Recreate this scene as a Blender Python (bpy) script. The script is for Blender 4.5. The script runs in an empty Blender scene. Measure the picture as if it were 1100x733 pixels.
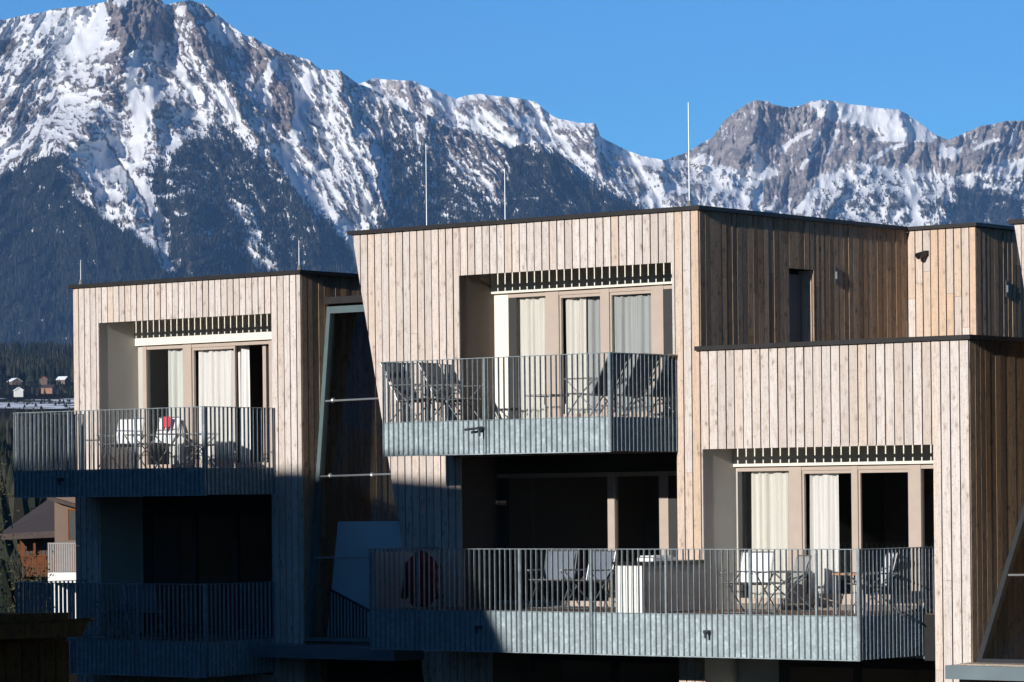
import bpy, math, random
import numpy as np
from mathutils import Vector, Matrix
R_ = math.radians

# ------------------------------------------------------------------ camera
ZC = 4.8                                  # eye height above the ground
F = 3730.0                                # focal length in pixels of an 1100 wide picture
ROLL = 0.0104
scene = bpy.context.scene
col = scene.collection
cam_d = bpy.data.cameras.new('camera')
cam = bpy.data.objects.new('camera', cam_d)
col.objects.link(cam)
cam_d.sensor_width = 36.0
cam_d.lens = F / 1100.0 * 36.0
cam_d.clip_start = 0.5
cam_d.clip_end = 60000
cam_d.shift_y = (536 - 366.5) / 1100.0
cam.location = (0, 0, ZC)
cam.rotation_euler = (Matrix.Rotation(R_(90), 4, 'X') @ Matrix.Rotation(-ROLL, 4, 'Z')).to_euler()
scene.camera = cam

# ------------------------------------------------------------------ light
ANG = R_(38.4)                            # the facade is turned this far from the picture plane
U = Vector((math.cos(ANG), -math.sin(ANG), 0))   # along the facade, to the right
V = Vector((math.sin(ANG), math.cos(ANG), 0))    # into the building
BETA, ELEV = R_(4.0), R_(15.0)
hd = (-V * math.cos(BETA) + U * math.sin(BETA))
SUN = Vector((hd.x * math.cos(ELEV), hd.y * math.cos(ELEV), math.sin(ELEV)))
sun_d = bpy.data.lights.new('sun', 'SUN')
sun_d.energy = 5.0
sun_d.angle = R_(0.5)
sun_d.color = (1.0, 0.955, 0.91)
sun = bpy.data.objects.new('sun', sun_d)
col.objects.link(sun)
sun.location = (-40, -60, 80)
sun.rotation_euler = SUN.to_track_quat('Z', 'Y').to_euler()
world = bpy.data.worlds.new('World')
scene.world = world
world.use_nodes = True
wn, wl = world.node_tree.nodes, world.node_tree.links
bg = wn['Background']
sky = wn.new('ShaderNodeTexSky')
sky.sky_type = 'NISHITA'
sky.sun_disc = False
sky.sun_elevation = ELEV
sky.sun_rotation = math.atan2(SUN.x, SUN.y)
sky.altitude = 1500
sky.air_density = 1.0
sky.dust_density = 0.0
sky.ozone_density = 3.0
# a clear deep blue winter sky, its sun side dimmed to cut fill light
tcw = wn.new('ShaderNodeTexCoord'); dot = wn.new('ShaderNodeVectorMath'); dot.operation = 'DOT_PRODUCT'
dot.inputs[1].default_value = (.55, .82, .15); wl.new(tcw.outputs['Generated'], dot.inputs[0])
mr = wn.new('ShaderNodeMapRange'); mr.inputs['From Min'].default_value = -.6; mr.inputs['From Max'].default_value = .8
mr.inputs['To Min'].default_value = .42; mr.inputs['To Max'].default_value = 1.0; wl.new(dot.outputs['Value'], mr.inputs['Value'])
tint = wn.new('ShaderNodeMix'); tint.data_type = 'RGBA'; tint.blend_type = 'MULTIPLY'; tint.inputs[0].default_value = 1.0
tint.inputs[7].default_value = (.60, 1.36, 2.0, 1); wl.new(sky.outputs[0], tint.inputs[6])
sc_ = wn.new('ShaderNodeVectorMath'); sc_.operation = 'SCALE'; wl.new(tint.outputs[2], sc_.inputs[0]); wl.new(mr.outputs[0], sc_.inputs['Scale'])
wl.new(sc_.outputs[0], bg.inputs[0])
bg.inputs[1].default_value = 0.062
scene.view_settings.view_transform = 'Standard'
scene.view_settings.look = 'None'
scene.view_settings.exposure = 0.17
scene.view_settings.gamma = 1.0
scene.view_settings.use_curve_mapping = False
scene.cycles.use_denoising = True
scene.cycles.use_adaptive_sampling = True
scene.cycles.adaptive_threshold = 0.03
scene.cycles.time_limit = 900
scene.cycles.max_bounces = 8
scene.cycles.transparent_max_bounces = 24
scene.cycles.volume_bounces = 0
scene.cycles.sample_clamp_indirect = 4.0

# ------------------------------------------------------------------ helpers
O = Vector((2.9642, 54.4002, 0))          # foot of the central block's front right corner
def L(s, t, z):
    """facade frame: s along the facade, t into the building, z above eye level"""
    return O + U * s + V * t + Vector((0, 0, z + ZC))
GZ = -ZC                                  # ground in facade-frame heights

def tag(o, label=None, cat=None, group=None, kind=None):
    if label: o['label'] = label
    if cat: o['category'] = cat
    if group: o['group'] = group
    if kind: o['kind'] = kind
    return o
def empty(name, loc, label, cat, group=None):
    o = bpy.data.objects.new(name, None)
    col.objects.link(o)
    o.location = loc
    return tag(o, label, cat, group)

class MB:
    def __init__(self): self.v = []; self.f = []; self.c = []; self.uvs = None
    def add(self, vs, fs, c=(.5, .5, .5)):
        n = len(self.v)
        self.v += [tuple(p) for p in vs]
        for f in fs:
            self.f.append(tuple(i + n for i in f)); self.c.append(c)
        return self
    def hexa(self, p, c=(.5, .5, .5)):
        return self.add(p, [(0, 3, 2, 1), (4, 5, 6, 7), (0, 1, 5, 4), (1, 2, 6, 5), (2, 3, 7, 6), (3, 0, 4, 7)], c)
    def box(self, s0, s1, t0, t1, z0, z1, fr=L, c=(.5, .5, .5)):
        return self.hexa([fr(s0, t0, z0), fr(s1, t0, z0), fr(s1, t1, z0), fr(s0, t1, z0),
                          fr(s0, t0, z1), fr(s1, t0, z1), fr(s1, t1, z1), fr(s0, t1, z1)], c)
    def prism(self, poly, d0, d1, fn, c=(.5, .5, .5)):
        """poly of (a,z); fn(a,z,d)"""
        n = len(poly)
        vs = [fn(a, z, d0) for a, z in poly] + [fn(a, z, d1) for a, z in poly]
        fs = [tuple(range(n)), tuple(range(2 * n - 1, n - 1, -1))] + [(i, (i + 1) % n, n + (i + 1) % n, n + i) for i in range(n)]
        return self.add(vs, fs, c)
    def tube(self, p0, p1, r, n=8, r1=None, c=(.5, .5, .5)):
        p0, p1 = Vector(p0), Vector(p1)
        d = (p1 - p0).normalized()
        a = d.orthogonal().normalized(); b = d.cross(a)
        r1 = r if r1 is None else r1
        vs = [p0 + (a * math.cos(2 * math.pi * k / n) + b * math.sin(2 * math.pi * k / n)) * r for k in range(n)]
        vs += [p1 + (a * math.cos(2 * math.pi * k / n) + b * math.sin(2 * math.pi * k / n)) * r1 for k in range(n)]
        fs = [(k, (k + 1) % n, n + (k + 1) % n, n + k) for k in range(n)] + [tuple(range(n - 1, -1, -1)), tuple(range(n, 2 * n))]
        return self.add(vs, fs, c)
    def path(self, pts, r, n=8):
        for a, b in zip(pts[:-1], pts[1:]): self.tube(a, b, r, n)
        for p in pts[1:-1]: self.ball(p, r * 1.02)
        return self
    def ball(self, p, r, n=8, m=5):
        p = Vector(p); vs = []; fs = []
        for i in range(m + 1):
            th = math.pi * i / m
            for k in range(n):
                ph = 2 * math.pi * k / n
                vs.append(p + Vector((math.sin(th) * math.cos(ph), math.sin(th) * math.sin(ph), math.cos(th))) * r)
        for i in range(m):
            for k in range(n): fs.append((i * n + k, i * n + (k + 1) % n, (i + 1) * n + (k + 1) % n, (i + 1) * n + k))
        return self.add(vs, fs)
    def build(self, name, mat, parent=None, smooth=False, origin=None):
        o0 = Vector((0, 0, 0))
        if parent is not None:
            p = parent
            while p is not None: o0 += Vector(p.location); p = p.parent
        elif origin is not None: o0 = Vector(origin)
        me = bpy.data.meshes.new(name)
        me.from_pydata([tuple(Vector(p) - o0) for p in self.v], [], self.f)
        at = me.attributes.new('board', 'FLOAT_COLOR', 'FACE')
        at.data.foreach_set('color', [x for c in self.c for x in (c[0], c[1], c[2], 1.0)])
        if smooth: me.polygons.foreach_set('use_smooth', [True] * len(me.polygons))
        me.materials.append(mat)
        o = bpy.data.objects.new(name, me)
        col.objects.link(o)
        if parent is not None: o.parent = parent
        elif origin is not None: o.location = origin
        return o

def np_mesh(name, verts, faces, mat, smooth=True, attrs=None):
    verts = np.asarray(verts, dtype=np.float32); faces = np.asarray(faces, dtype=np.int32)
    me = bpy.data.meshes.new(name)
    k = faces.shape[1]
    me.vertices.add(len(verts)); me.vertices.foreach_set('co', verts.ravel())
    me.loops.add(faces.size); me.loops.foreach_set('vertex_index', faces.ravel())
    me.polygons.add(len(faces))
    me.polygons.foreach_set('loop_start', np.arange(0, faces.size, k, dtype=np.int32))
    me.polygons.foreach_set('loop_total', np.full(len(faces), k, dtype=np.int32))
    me.polygons.foreach_set('use_smooth', np.full(len(faces), smooth, dtype=bool))
    for an, val in (attrs or {}).items():
        a = me.attributes.new(an, 'FLOAT', 'POINT')
        a.data.foreach_set('value', np.asarray(val, dtype=np.float32).ravel())
    me.update(calc_edges=True)
    me.materials.append(mat)
    o = bpy.data.objects.new(name, me)
    col.objects.link(o)
    return o

# ------------------------------------------------------------------ materials
def mat_new(name):
    m = bpy.data.materials.new(name); m.use_nodes = True
    nt = m.node_tree
    return m, nt.nodes, nt.links, nt.nodes['Principled BSDF']
def N(nodes, t, **kw):
    n = nodes.new('ShaderNode' + t)
    for k, v in kw.items(): setattr(n, k, v)
    return n
def ramp(nodes, stops):
    r = N(nodes, 'ValToRGB')
    e = r.color_ramp.elements
    while len(e) < len(stops): e.new(0.5)
    for k, (p, c) in enumerate(stops):
        e[k].position = p; e[k].color = (*c, 1) if len(c) == 3 else c
    return r
def mixc(nodes, links, fac, a, b, mode='MIX'):
    m = N(nodes, 'Mix', data_type='RGBA', blend_type=mode)
    for sock, v in ((m.inputs[0], fac), (m.inputs[6], a), (m.inputs[7], b)):
        if hasattr(v, 'links') or isinstance(v, bpy.types.NodeSocket): links.new(v, sock)
        elif isinstance(v, (int, float)): sock.default_value = v
        else: sock.default_value = (*v, 1)
    return m.outputs[2]
def mathn(nodes, links, op, a, b=None, clamp=False):
    m = N(nodes, 'Math', operation=op, use_clamp=clamp)
    for k, v in enumerate((a, b)):
        if v is None: continue
        if isinstance(v, (int, float)): m.inputs[k].default_value = v
        else: links.new(v, m.inputs[k])
    return m.outputs[0]

def simple(name, c, rough=.6, metal=0.0, var=.12, scale=6.0, bump=0.0, spec=.5, stretch=None):
    m, n, l, b = mat_new(name)
    tc = N(n, 'NewGeometry')
    mp = N(n, 'Mapping'); l.new(tc.outputs['Position'], mp.inputs[0])
    if stretch: mp.inputs['Scale'].default_value = stretch
    no = N(n, 'TexNoise'); no.inputs['Scale'].default_value = scale; no.inputs['Detail'].default_value = 6
    l.new(mp.outputs[0], no.inputs['Vector'])
    r = ramp(n, [(.3, tuple(x * (1 - var) for x in c)), (.7, tuple(min(1, x * (1 + var)) for x in c))])
    l.new(no.outputs[0], r.inputs[0]); l.new(r.outputs[0], b.inputs['Base Color'])
    b.inputs['Roughness'].default_value = rough; b.inputs['Metallic'].default_value = metal
    b.inputs['Specular IOR Level'].default_value = spec
    if bump:
        bp = N(n, 'Bump'); bp.inputs['Strength'].default_value = bump; bp.inputs['Distance'].default_value = .02
        l.new(no.outputs[0], bp.inputs['Height']); l.new(bp.outputs[0], b.inputs['Normal'])
    return m

def wood_mat(name, pale, mid, warm, dark, knots=.8):
    """weathered boards: attribute 'board' = (tone, warmth, offset)"""
    m, n, l, b = mat_new(name)
    g = N(n, 'NewGeometry'); at = N(n, 'Attribute', attribute_name='board')
    sep = N(n, 'SeparateColor'); l.new(at.outputs['Color'], sep.inputs[0])
    off = N(n, 'CombineXYZ')
    o1 = mathn(n, l, 'MULTIPLY', sep.outputs[2], 37.0); l.new(o1, off.inputs[2]); l.new(o1, off.inputs[0])
    ad = N(n, 'VectorMath', operation='ADD'); l.new(g.outputs['Position'], ad.inputs[0]); l.new(off.outputs[0], ad.inputs[1])
    mp = N(n, 'Mapping'); mp.inputs['Scale'].default_value = (22, 22, .9); l.new(ad.outputs[0], mp.inputs[0])
    gr = N(n, 'TexNoise'); gr.inputs['Scale'].default_value = 2.2; gr.inputs['Detail'].default_value = 6; gr.inputs['Distortion'].default_value = 1.2
    l.new(mp.outputs[0], gr.inputs['Vector'])
    mp2 = N(n, 'Mapping'); mp2.inputs['Scale'].default_value = (7.5, 7.5, 4.2); l.new(ad.outputs[0], mp2.inputs[0])
    wob = N(n, 'TexNoise'); wob.inputs['Scale'].default_value = 3.0; l.new(mp2.outputs[0], wob.inputs['Vector'])
    mpa = N(n, 'VectorMath', operation='ADD'); l.new(mp2.outputs[0], mpa.inputs[0])
    wsc = N(n, 'VectorMath', operation='SCALE'); wsc.inputs[3].default_value = .5; l.new(wob.outputs[1], wsc.inputs[0]); l.new(wsc.outputs[0], mpa.inputs[1])
    vo = N(n, 'TexVoronoi'); vo.inputs['Scale'].default_value = 1.0; l.new(mpa.outputs[0], vo.inputs['Vector'])
    kn = ramp(n, [(.07, (1, 1, 1)), (.2, (0, 0, 0))]); l.new(vo.outputs['Distance'], kn.inputs[0])
    halo = ramp(n, [(.08, (1, 1, 1)), (.42, (0, 0, 0))]); l.new(vo.outputs['Distance'], halo.inputs[0])
    big = N(n, 'TexNoise'); big.inputs['Scale'].default_value = .9; big.inputs['Detail'].default_value = 3; l.new(ad.outputs[0], big.inputs['Vector'])
    base = mixc(n, l, sep.outputs[0], mid, pale)
    wfac = mathn(n, l, 'ADD', sep.outputs[1], mathn(n, l, 'MULTIPLY', mathn(n, l, 'SUBTRACT', big.outputs[0], .5), .35), clamp=True)
    base = mixc(n, l, wfac, base, warm)
    gfac = mathn(n, l, 'MULTIPLY', mathn(n, l, 'SUBTRACT', gr.outputs[0], .38, clamp=True), 1.5, clamp=True)
    base = mixc(n, l, gfac, base, dark)
    hf = mathn(n, l, 'MULTIPLY', halo.outputs[0], mathn(n, l, 'MULTIPLY', gr.outputs[0], .75))
    base = mixc(n, l, hf, base, dark)
    cl = ramp(n, [(.38, (.15, .15, .15)), (.58, (1, 1, 1))]); l.new(big.outputs[0], cl.inputs[0])
    kf = mathn(n, l, 'MULTIPLY', mathn(n, l, 'MULTIPLY', kn.outputs[0], knots), cl.outputs[0])
    base = mixc(n, l, kf, base, tuple(x * .35 for x in dark))
    mp3 = N(n, 'Mapping'); mp3.inputs['Scale'].default_value = (16, 16, 6); l.new(ad.outputs[0], mp3.inputs[0])
    fl = N(n, 'TexNoise'); fl.inputs['Scale'].default_value = 1.6; fl.inputs['Detail'].default_value = 4; fl.inputs['Distortion'].default_value = 2.5; l.new(mp3.outputs[0], fl.inputs['Vector'])
    fk = ramp(n, [(.55, (0, 0, 0)), (.68, (1, 1, 1))]); l.new(fl.outputs[0], fk.inputs[0])
    base = mixc(n, l, mathn(n, l, 'MULTIPLY', fk.outputs[0], .7), base, dark)
    l.new(base, b.inputs['Base Color'])
    b.inputs['Roughness'].default_value = .8; b.inputs['Specular IOR Level'].default_value = .25
    bp = N(n, 'Bump'); bp.inputs['Strength'].default_value = .35; bp.inputs['Distance'].default_value = .006
    l.new(gr.outputs[0], bp.inputs['Height']); l.new(bp.outputs[0], b.inputs['Normal'])
    return m

M = {}
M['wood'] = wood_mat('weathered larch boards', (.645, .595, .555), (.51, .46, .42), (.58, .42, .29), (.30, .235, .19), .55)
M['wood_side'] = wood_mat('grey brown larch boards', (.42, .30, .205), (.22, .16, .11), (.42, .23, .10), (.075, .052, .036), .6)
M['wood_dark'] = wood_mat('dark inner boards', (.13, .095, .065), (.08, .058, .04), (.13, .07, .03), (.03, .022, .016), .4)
M['wood_old'] = wood_mat('old dark timber', (.27, .085, .018), (.18, .058, .013), (.30, .095, .018), (.03, .014, .007), .3)
M['wood_red'] = wood_mat('red brown chalet timber', (.15, .048, .018), (.10, .032, .012), (.18, .065, .02), (.05, .016, .008), .3)
M['coping'] = simple('dark roof edge metal', (.022, .02, .02), .5, .3, .2)
M['membrane'] = simple('black wall membrane', (.012, .012, .013), .9)
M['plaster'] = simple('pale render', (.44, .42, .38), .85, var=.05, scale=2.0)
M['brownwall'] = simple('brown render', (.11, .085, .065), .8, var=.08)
M['header'] = simple('cream shutter box', (.70, .67, .58), .6, var=.03)
M['frame'] = simple('tan window frame', (.40, .33, .275), .5, var=.04)
M['darkframe'] = simple('dark window edge', (.03, .03, .028), .5)
M['deck'] = simple('brown balcony decking', (.16, .10, .065), .7, var=.25, scale=5, stretch=(9, 9, 9))
M['concrete'] = simple('grey concrete', (.16, .16, .155), .85, var=.15, scale=3)
M['room'] = simple('interior wall', (.17, .15, .13), .9, var=.05)
M['steel'] = simple('satin steel', (.55, .58, .58), .35, .8, .05)
M['greenframe'] = simple('grey green glazing frame', (.12, .17, .175), .4, .4, .08)
M['blackframe'] = simple('anthracite glazing frame', (.05, .055, .06), .4, .4, .1)
M['rod'] = simple('pale lightning rod', (.62, .63, .64), .4, .3, .03)
M['snow'] = simple('snow', (.85, .87, .9), .6, var=.04, scale=.3)
M['gravel'] = simple('gravel', (.30, .25, .2), .95, var=.5, scale=60, bump=.6)
M['ledge'] = simple('blue grey sheet metal', (.16, .21, .23), .45, .4, .1, 1.5)
M['white'] = simple('white panel', (.74, .73, .68), .5, var=.03)
M['panel'] = simple('grey cabinet side', (.27, .26, .25), .55, var=.08)
M['black'] = simple('black worktop', (.012, .012, .013), .3, var=.2)
M['stairwall'] = simple('pale stairwell wall', (.62, .70, .72), .7, var=.04, scale=1)
M['screen'] = simple('pale frosted screen', (.42, .47, .5), .4, var=.04, scale=1)
M['fab_dark'] = simple('charcoal sling fabric', (.10, .10, .11), .85, var=.15, scale=40)
M['fab_white'] = simple('white sling fabric', (.66, .67, .66), .8, var=.05, scale=30)
M['fab_grey'] = simple('grey sling fabric', (.30, .30, .28), .8, var=.08, scale=30)
M['fab_shaded'] = simple('shade toned sling fabric', (.12, .145, .18), .8, var=.06, scale=30)  # pale fabric, its colour darkened and blued to look shaded
M['fab_tan'] = simple('brown sling fabric', (.22, .12, .07), .8, var=.1, scale=30)
M['tube'] = simple('grey chair tube', (.28, .28, .28), .35, .7, .05)
M['red'] = simple('bright red cloth', (.62, .03, .05), .85, var=.15, scale=9)
M['darkred'] = simple('dark red padded cloth', (.20, .012, .016), .85, var=.3, scale=7, bump=.3)
M['tablewood'] = simple('brown table wood', (.34, .18, .09), .6, var=.15, scale=12)
M['towel'] = simple('white towel', (.8, .8, .78), .9, var=.03, scale=20)
M['lamp'] = simple('wall lamp metal', (.35, .36, .36), .4, .5)
M['lens'] = simple('lamp glass', (.75, .72, .6), .2, var=.02)
M['beige'] = simple('beige house render', (.16, .11, .082), .85, var=.06, scale=1)
M['rooftile'] = simple('brown roof', (.062, .044, .036), .85, var=.25, scale=5)
M['bark'] = simple('tree bark', (.06, .045, .035), .9, var=.3, scale=20)
M['leaf'] = simple('dark ivy leaves', (.05, .05, .02), .7, var=.5, scale=8)
M['hillwood'] = simple('far wooded hillside', (.022, .03, .022), .95, var=.5, scale=.03)

def metal_mat(name, c):
    m, n, l, b = mat_new(name)
    g = N(n, 'NewGeometry')
    vo = N(n, 'TexVoronoi'); vo.inputs['Scale'].default_value = 26; l.new(g.outputs['Position'], vo.inputs['Vector'])
    no = N(n, 'TexNoise'); no.inputs['Scale'].default_value = 5.5; no.inputs['Detail'].default_value = 5; no.inputs['Roughness'].default_value = .65
    l.new(g.outputs['Position'], no.inputs['Vector'])
    sp = N(n, 'SeparateColor'); l.new(vo.outputs['Color'], sp.inputs[0])
    f = mathn(n, l, 'ADD', mathn(n, l, 'MULTIPLY', sp.outputs[0], .35), mathn(n, l, 'MULTIPLY', no.outputs[0], .9))
    r = ramp(n, [(.35, tuple(x * .86 for x in c)), (.66, c), (.88, tuple(min(.8, x * 1.28) for x in c))])
    l.new(f, r.inputs[0]); l.new(r.outputs[0], b.inputs['Base Color'])
    b.inputs['Metallic'].default_value = .35
    rr = ramp(n, [(.3, (.35,) * 3), (.8, (.6,) * 3)]); l.new(no.outputs[0], rr.inputs[0]); l.new(rr.outputs[0], b.inputs['Roughness'])
    return m
M['galv'] = metal_mat('galvanised sheet', (.37, .44, .462))
M['bar'] = metal_mat('galvanised bars', (.25, .30, .32))

def glass_mat(name, tint=(.97, .97, .965), base=1.9):
    m, n, l, b = mat_new(name)
    n.remove(b)
    out = [x for x in n if x.type == 'OUTPUT_MATERIAL'][0]
    tr = N(n, 'BsdfTransparent'); tr.inputs[0].default_value = (*tint, 1)
    gl = N(n, 'BsdfGlossy'); gl.inputs['Roughness'].default_value = .01
    gl.inputs[0].default_value = (.9, .95, 1, 1)
    g = N(n, 'NewGeometry')
    no = N(n, 'TexNoise'); no.inputs['Scale'].default_value = .9; l.new(g.outputs['Position'], no.inputs['Vector'])
    bp = N(n, 'Bump'); bp.inputs['Strength'].default_value = .05; bp.inputs['Distance'].default_value = .02
    l.new(no.outputs[0], bp.inputs['Height']); l.new(bp.outputs[0], gl.inputs['Normal'])
    fr = N(n, 'Fresnel'); fr.inputs[0].default_value = 1.5
    f = mathn(n, l, 'MULTIPLY', mathn(n, l, 'MULTIPLY', fr.outputs[0], base, clamp=True), mathn(n, l, 'SUBTRACT', 1.0, g.outputs['Backfacing']))
    mx = N(n, 'MixShader'); l.new(f, mx.inputs[0]); l.new(tr.outputs[0], mx.inputs[1]); l.new(gl.outputs[0], mx.inputs[2])
    l.new(mx.outputs[0], out.inputs[0])
    return m
M['glass'] = glass_mat('window glass')
M['linkglass'] = glass_mat('stairwell glass', (.92, .95, .95), .6)

def curtain_mat(name, c):
    m, n, l, b = mat_new(name)
    b.inputs['Base Color'].default_value = (*c, 1); b.inputs['Roughness'].default_value = .9
    b.inputs['Specular IOR Level'].default_value = .1
    g = N(n, 'NewGeometry'); no = N(n, 'TexNoise'); no.inputs['Scale'].default_value = 120
    mp = N(n, 'Mapping'); mp.inputs['Scale'].default_value = (1, 1, .04); l.new(g.outputs['Position'], mp.inputs[0]); l.new(mp.outputs[0], no.inputs['Vector'])
    no.inputs['Scale'].default_value = 25
    r = ramp(n, [(.3, tuple(x * .88 for x in c)), (.7, c)]); l.new(no.outputs[0], r.inputs[0]); l.new(r.outputs[0], b.inputs['Base Color'])
    return m
M['cur_cream'] = curtain_mat('cream curtain', (.67, .655, .60))
M['cur_white'] = curtain_mat('white curtain', (.72, .71, .685))
M['cur_grey'] = curtain_mat('grey green sheer curtain', (.39, .41, .41))
M['cur_mint'] = curtain_mat('pale mint curtain', (.62, .64, .60))

# ------------------------------------------------------------------ boards
def clip(poly, a, b, c):
    """keep a*x+b*y<=c"""
    out = []
    for i in range(len(poly)):
        p, q = poly[i], poly[(i + 1) % len(poly)]
        dp, dq = a * p[0] + b * p[1] - c, a * q[0] + b * q[1] - c
        if dp <= 0: out.append(p)
        if dp * dq < 0:
            k = dp / (dp - dq)
            out.append((p[0] + (q[0] - p[0]) * k, p[1] + (q[1] - p[1]) * k))
    return out
def boards(mb, outline, openings, pitch, gap, thick, fn, rng, start=0.0, tilt=.004, warm=lambda a, z: .1, joints=True, lean=0.0):
    """vertical boards clipped to a convex outline (counter-clockwise) minus rectangular openings"""
    amin = min(p[0] for p in outline); amax = max(p[0] for p in outline)
    zmin = min(p[1] for p in outline); zmax = max(p[1] for p in outline)
    k0 = int(math.floor((amin - start) / pitch)) - 1
    k1 = int(math.ceil((amax - start) / pitch)) + 1
    for k in range(k0, k1):
        A0, A1 = start + k * pitch + gap / 2, start + (k + 1) * pitch - gap / 2
        cuts = [A0, A1]
        for (sa, sb, za, zb) in openings:
            for e in (sa, sb):
                if A0 + 1e-4 < e < A1 - 1e-4: cuts.append(e)
        cuts.sort()
        ta, tb = rng.uniform(-tilt, tilt), rng.uniform(-tilt, tilt)
        tone0, offs = rng.random(), rng.random()
        jz = rng.uniform(zmin + .2 * (zmax - zmin), zmax - .15 * (zmax - zmin)) if (joints and rng.random() < .55) else None
        w2 = rng.gauss(0, .15)
        for a0, a1 in zip(cuts[:-1], cuts[1:]):
            if a1 - a0 < .012: continue
            base = [(a0, zmin), (a1, zmin), (a1, zmax), (a0, zmax)]
            n = len(outline)
            for i in range(n):
                p, q = outline[i], outline[(i + 1) % n]
                nx, ny = (q[1] - p[1]), -(q[0] - p[0])
                base = clip(base, nx, ny, nx * p[0] + ny * p[1])
                if len(base) < 3: break
            if len(base) < 3: continue
            mid = (a0 + a1) / 2
            ops = sorted([o for o in openings if o[0] - 1e-4 <= mid <= o[1] + 1e-4], key=lambda o: o[2])
            spans = []; lo = -1e3
            for o in ops: spans.append((lo, o[2])); lo = o[3]
            spans.append((lo, 1e3))
            out = []
            for (lo, hi) in spans:
                if jz is not None and lo < jz < hi: out += [(lo, jz - .002, 0), (jz + .002, hi, 1)]
                else: out.append((lo, hi, 0))
            for lo, hi, sec in out:
                pc = clip(clip(base, 0, 1, hi), 0, -1, -lo)
                if len(pc) < 3: continue
                zc = sum(p[1] for p in pc) / len(pc)
                if max(p[1] for p in pc) - min(p[1] for p in pc) < .01: continue
                tone = tone0 if not sec else rng.random()
                wv = min(1, max(0, warm(mid, zc) + w2 + (rng.gauss(0, .12) if sec else 0)))
                f = lambda a, z, d: fn(a, z, d + (ta + (tb - ta) * (a - A0) / (A1 - A0) if d < thick * .5 else 0))
                mb.prism(pc, 0.0, thick, f, (tone, wv, (offs + .37 * sec) % 1))
def rect(a0, a1, z0, z1): return [(a0, z0), (a1, z0), (a1, z1), (a0, z1)]
front = lambda t: (lambda a, z, d: L(a, t + d, z))
sidew = lambda s: (lambda a, z, d: L(s - d, a, z))          # faces right, a = t

P = 1.757                                  # balconies stand out this far
# ------------------------------------------------------------------ building pieces
def window(root, spec, t, ztop, zbot, mat='frame'):
    """spec: list of ('p',s0,s1) posts and ('g',s0,s1) panes with sash"""
    fr = MB(); lo = min(x[1] for x in spec); hi = max(x[2] for x in spec)
    fr.box(lo, hi, t + .012, t + .085, ztop - .075, ztop - .004)
    fr.box(lo, hi, t + .012, t + .085, zbot + .004, zbot + .09)
    dk = MB()
    for x in spec:
        if x[0] == 'p': fr.box(x[1], x[2], t, t + .1, zbot + .002, ztop - .002)
        if x[0] == 'g' and len(x) > 3:      # a sliding sash with its own thin stiles
            for a, b in ((x[1] + .001, x[1] + .032), (x[2] - .032, x[2] - .001)):
                fr.box(a, b, t + .03, t + .08, zbot + .09, ztop - .075)
            fr.box(x[1] + .0325, x[2] - .0325, t + .03, t + .08, zbot + .09, zbot + .17)
            fr.box(x[1] + .0325, x[2] - .0325, t + .03, t + .08, ztop - .125, ztop - .075)
    w = fr.build('window', M[mat], root)
    for x in spec:
        if x[0] == 'd': MB().box(x[1], x[2], t + .02, t + .09, zbot + .002, ztop - .002).build('jamb', M['darkframe'], w)
        if x[0] == 'g':
            MB().box(x[1] + .003, x[2] - .003, t + .052, t + .06, zbot + .092, ztop - .078).build('pane', M['glass'], w)
    return w

def niche(root, sa, sb, za, zb, d, hang, wall, spec, wtop, wbot, back_left=None, header=True, wmat='frame', wallr=None, rdepth=4.5):
    """a loggia behind an opening of the facade; boards hang below its ceiling by hang"""
    zt = zb + hang
    m = MB(); m.box(sa - .198, sa - .02, .045, d + .10, za + .002, zt + .1)
    m.build('loggia_wall', M[wall], root)
    m = MB(); m.box(sb + .02, sb + .198, .045, d + .10, za + .002, zt + .1)
    m.build('loggia_wall', M[wallr or wall], root)
    m = MB(); m.box(sa - .0195, sb + .0195, .05, d + .098, zt, zt + .098); m.build('loggia_ceiling', M[wall], root)
    lo = min(x[1] for x in spec); hi = max(x[2] for x in spec)
    for e0, e1 in ((sa - .0195, lo - .002), (hi + .002, sb + .0195)):
        if e1 - e0 > .01: MB().box(e0, e1, d + .02, d + .2, za + .002, zt - .002).build('back_wall', M[back_left or wall], root)
    if header:
        h = MB(); h.box(sa - .018, sb + .018, d - .06, d + .018, wtop, zt - .004); h.build('shutter_box', M['header'], root)
    h = MB(); h.box(lo, hi, d + .022, d + .2, wtop + .002, zt - .006); h.build('lintel', M['darkframe'], root)
    window(root, spec, d, wtop, wbot, wmat)
    # the room behind
    r = MB(); a, b, t0, t1 = lo - .2, hi + .2, d + .21, d + rdepth
    r.box(a, b, t1, t1 + .1, wbot - .1, wtop + .2); r.box(a - .1, a, t0, t1, wbot - .1, wtop + .2); r.box(b, b + .1, t0, t1, wbot - .1, wtop + .2)
    r.box(a, b, t0, t1, wtop + .1, wtop + .2); r.box(a, b, t0 - .2, t1, wbot - .2, wbot - .002)
    r.box(a, lo - .004, t0 - .005, t0 + .05, wbot, wtop + .1); r.box(hi + .004, b, t0 - .005, t0 + .05, wbot, wtop + .1)
    r.build('room', M['room'], root)

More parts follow.
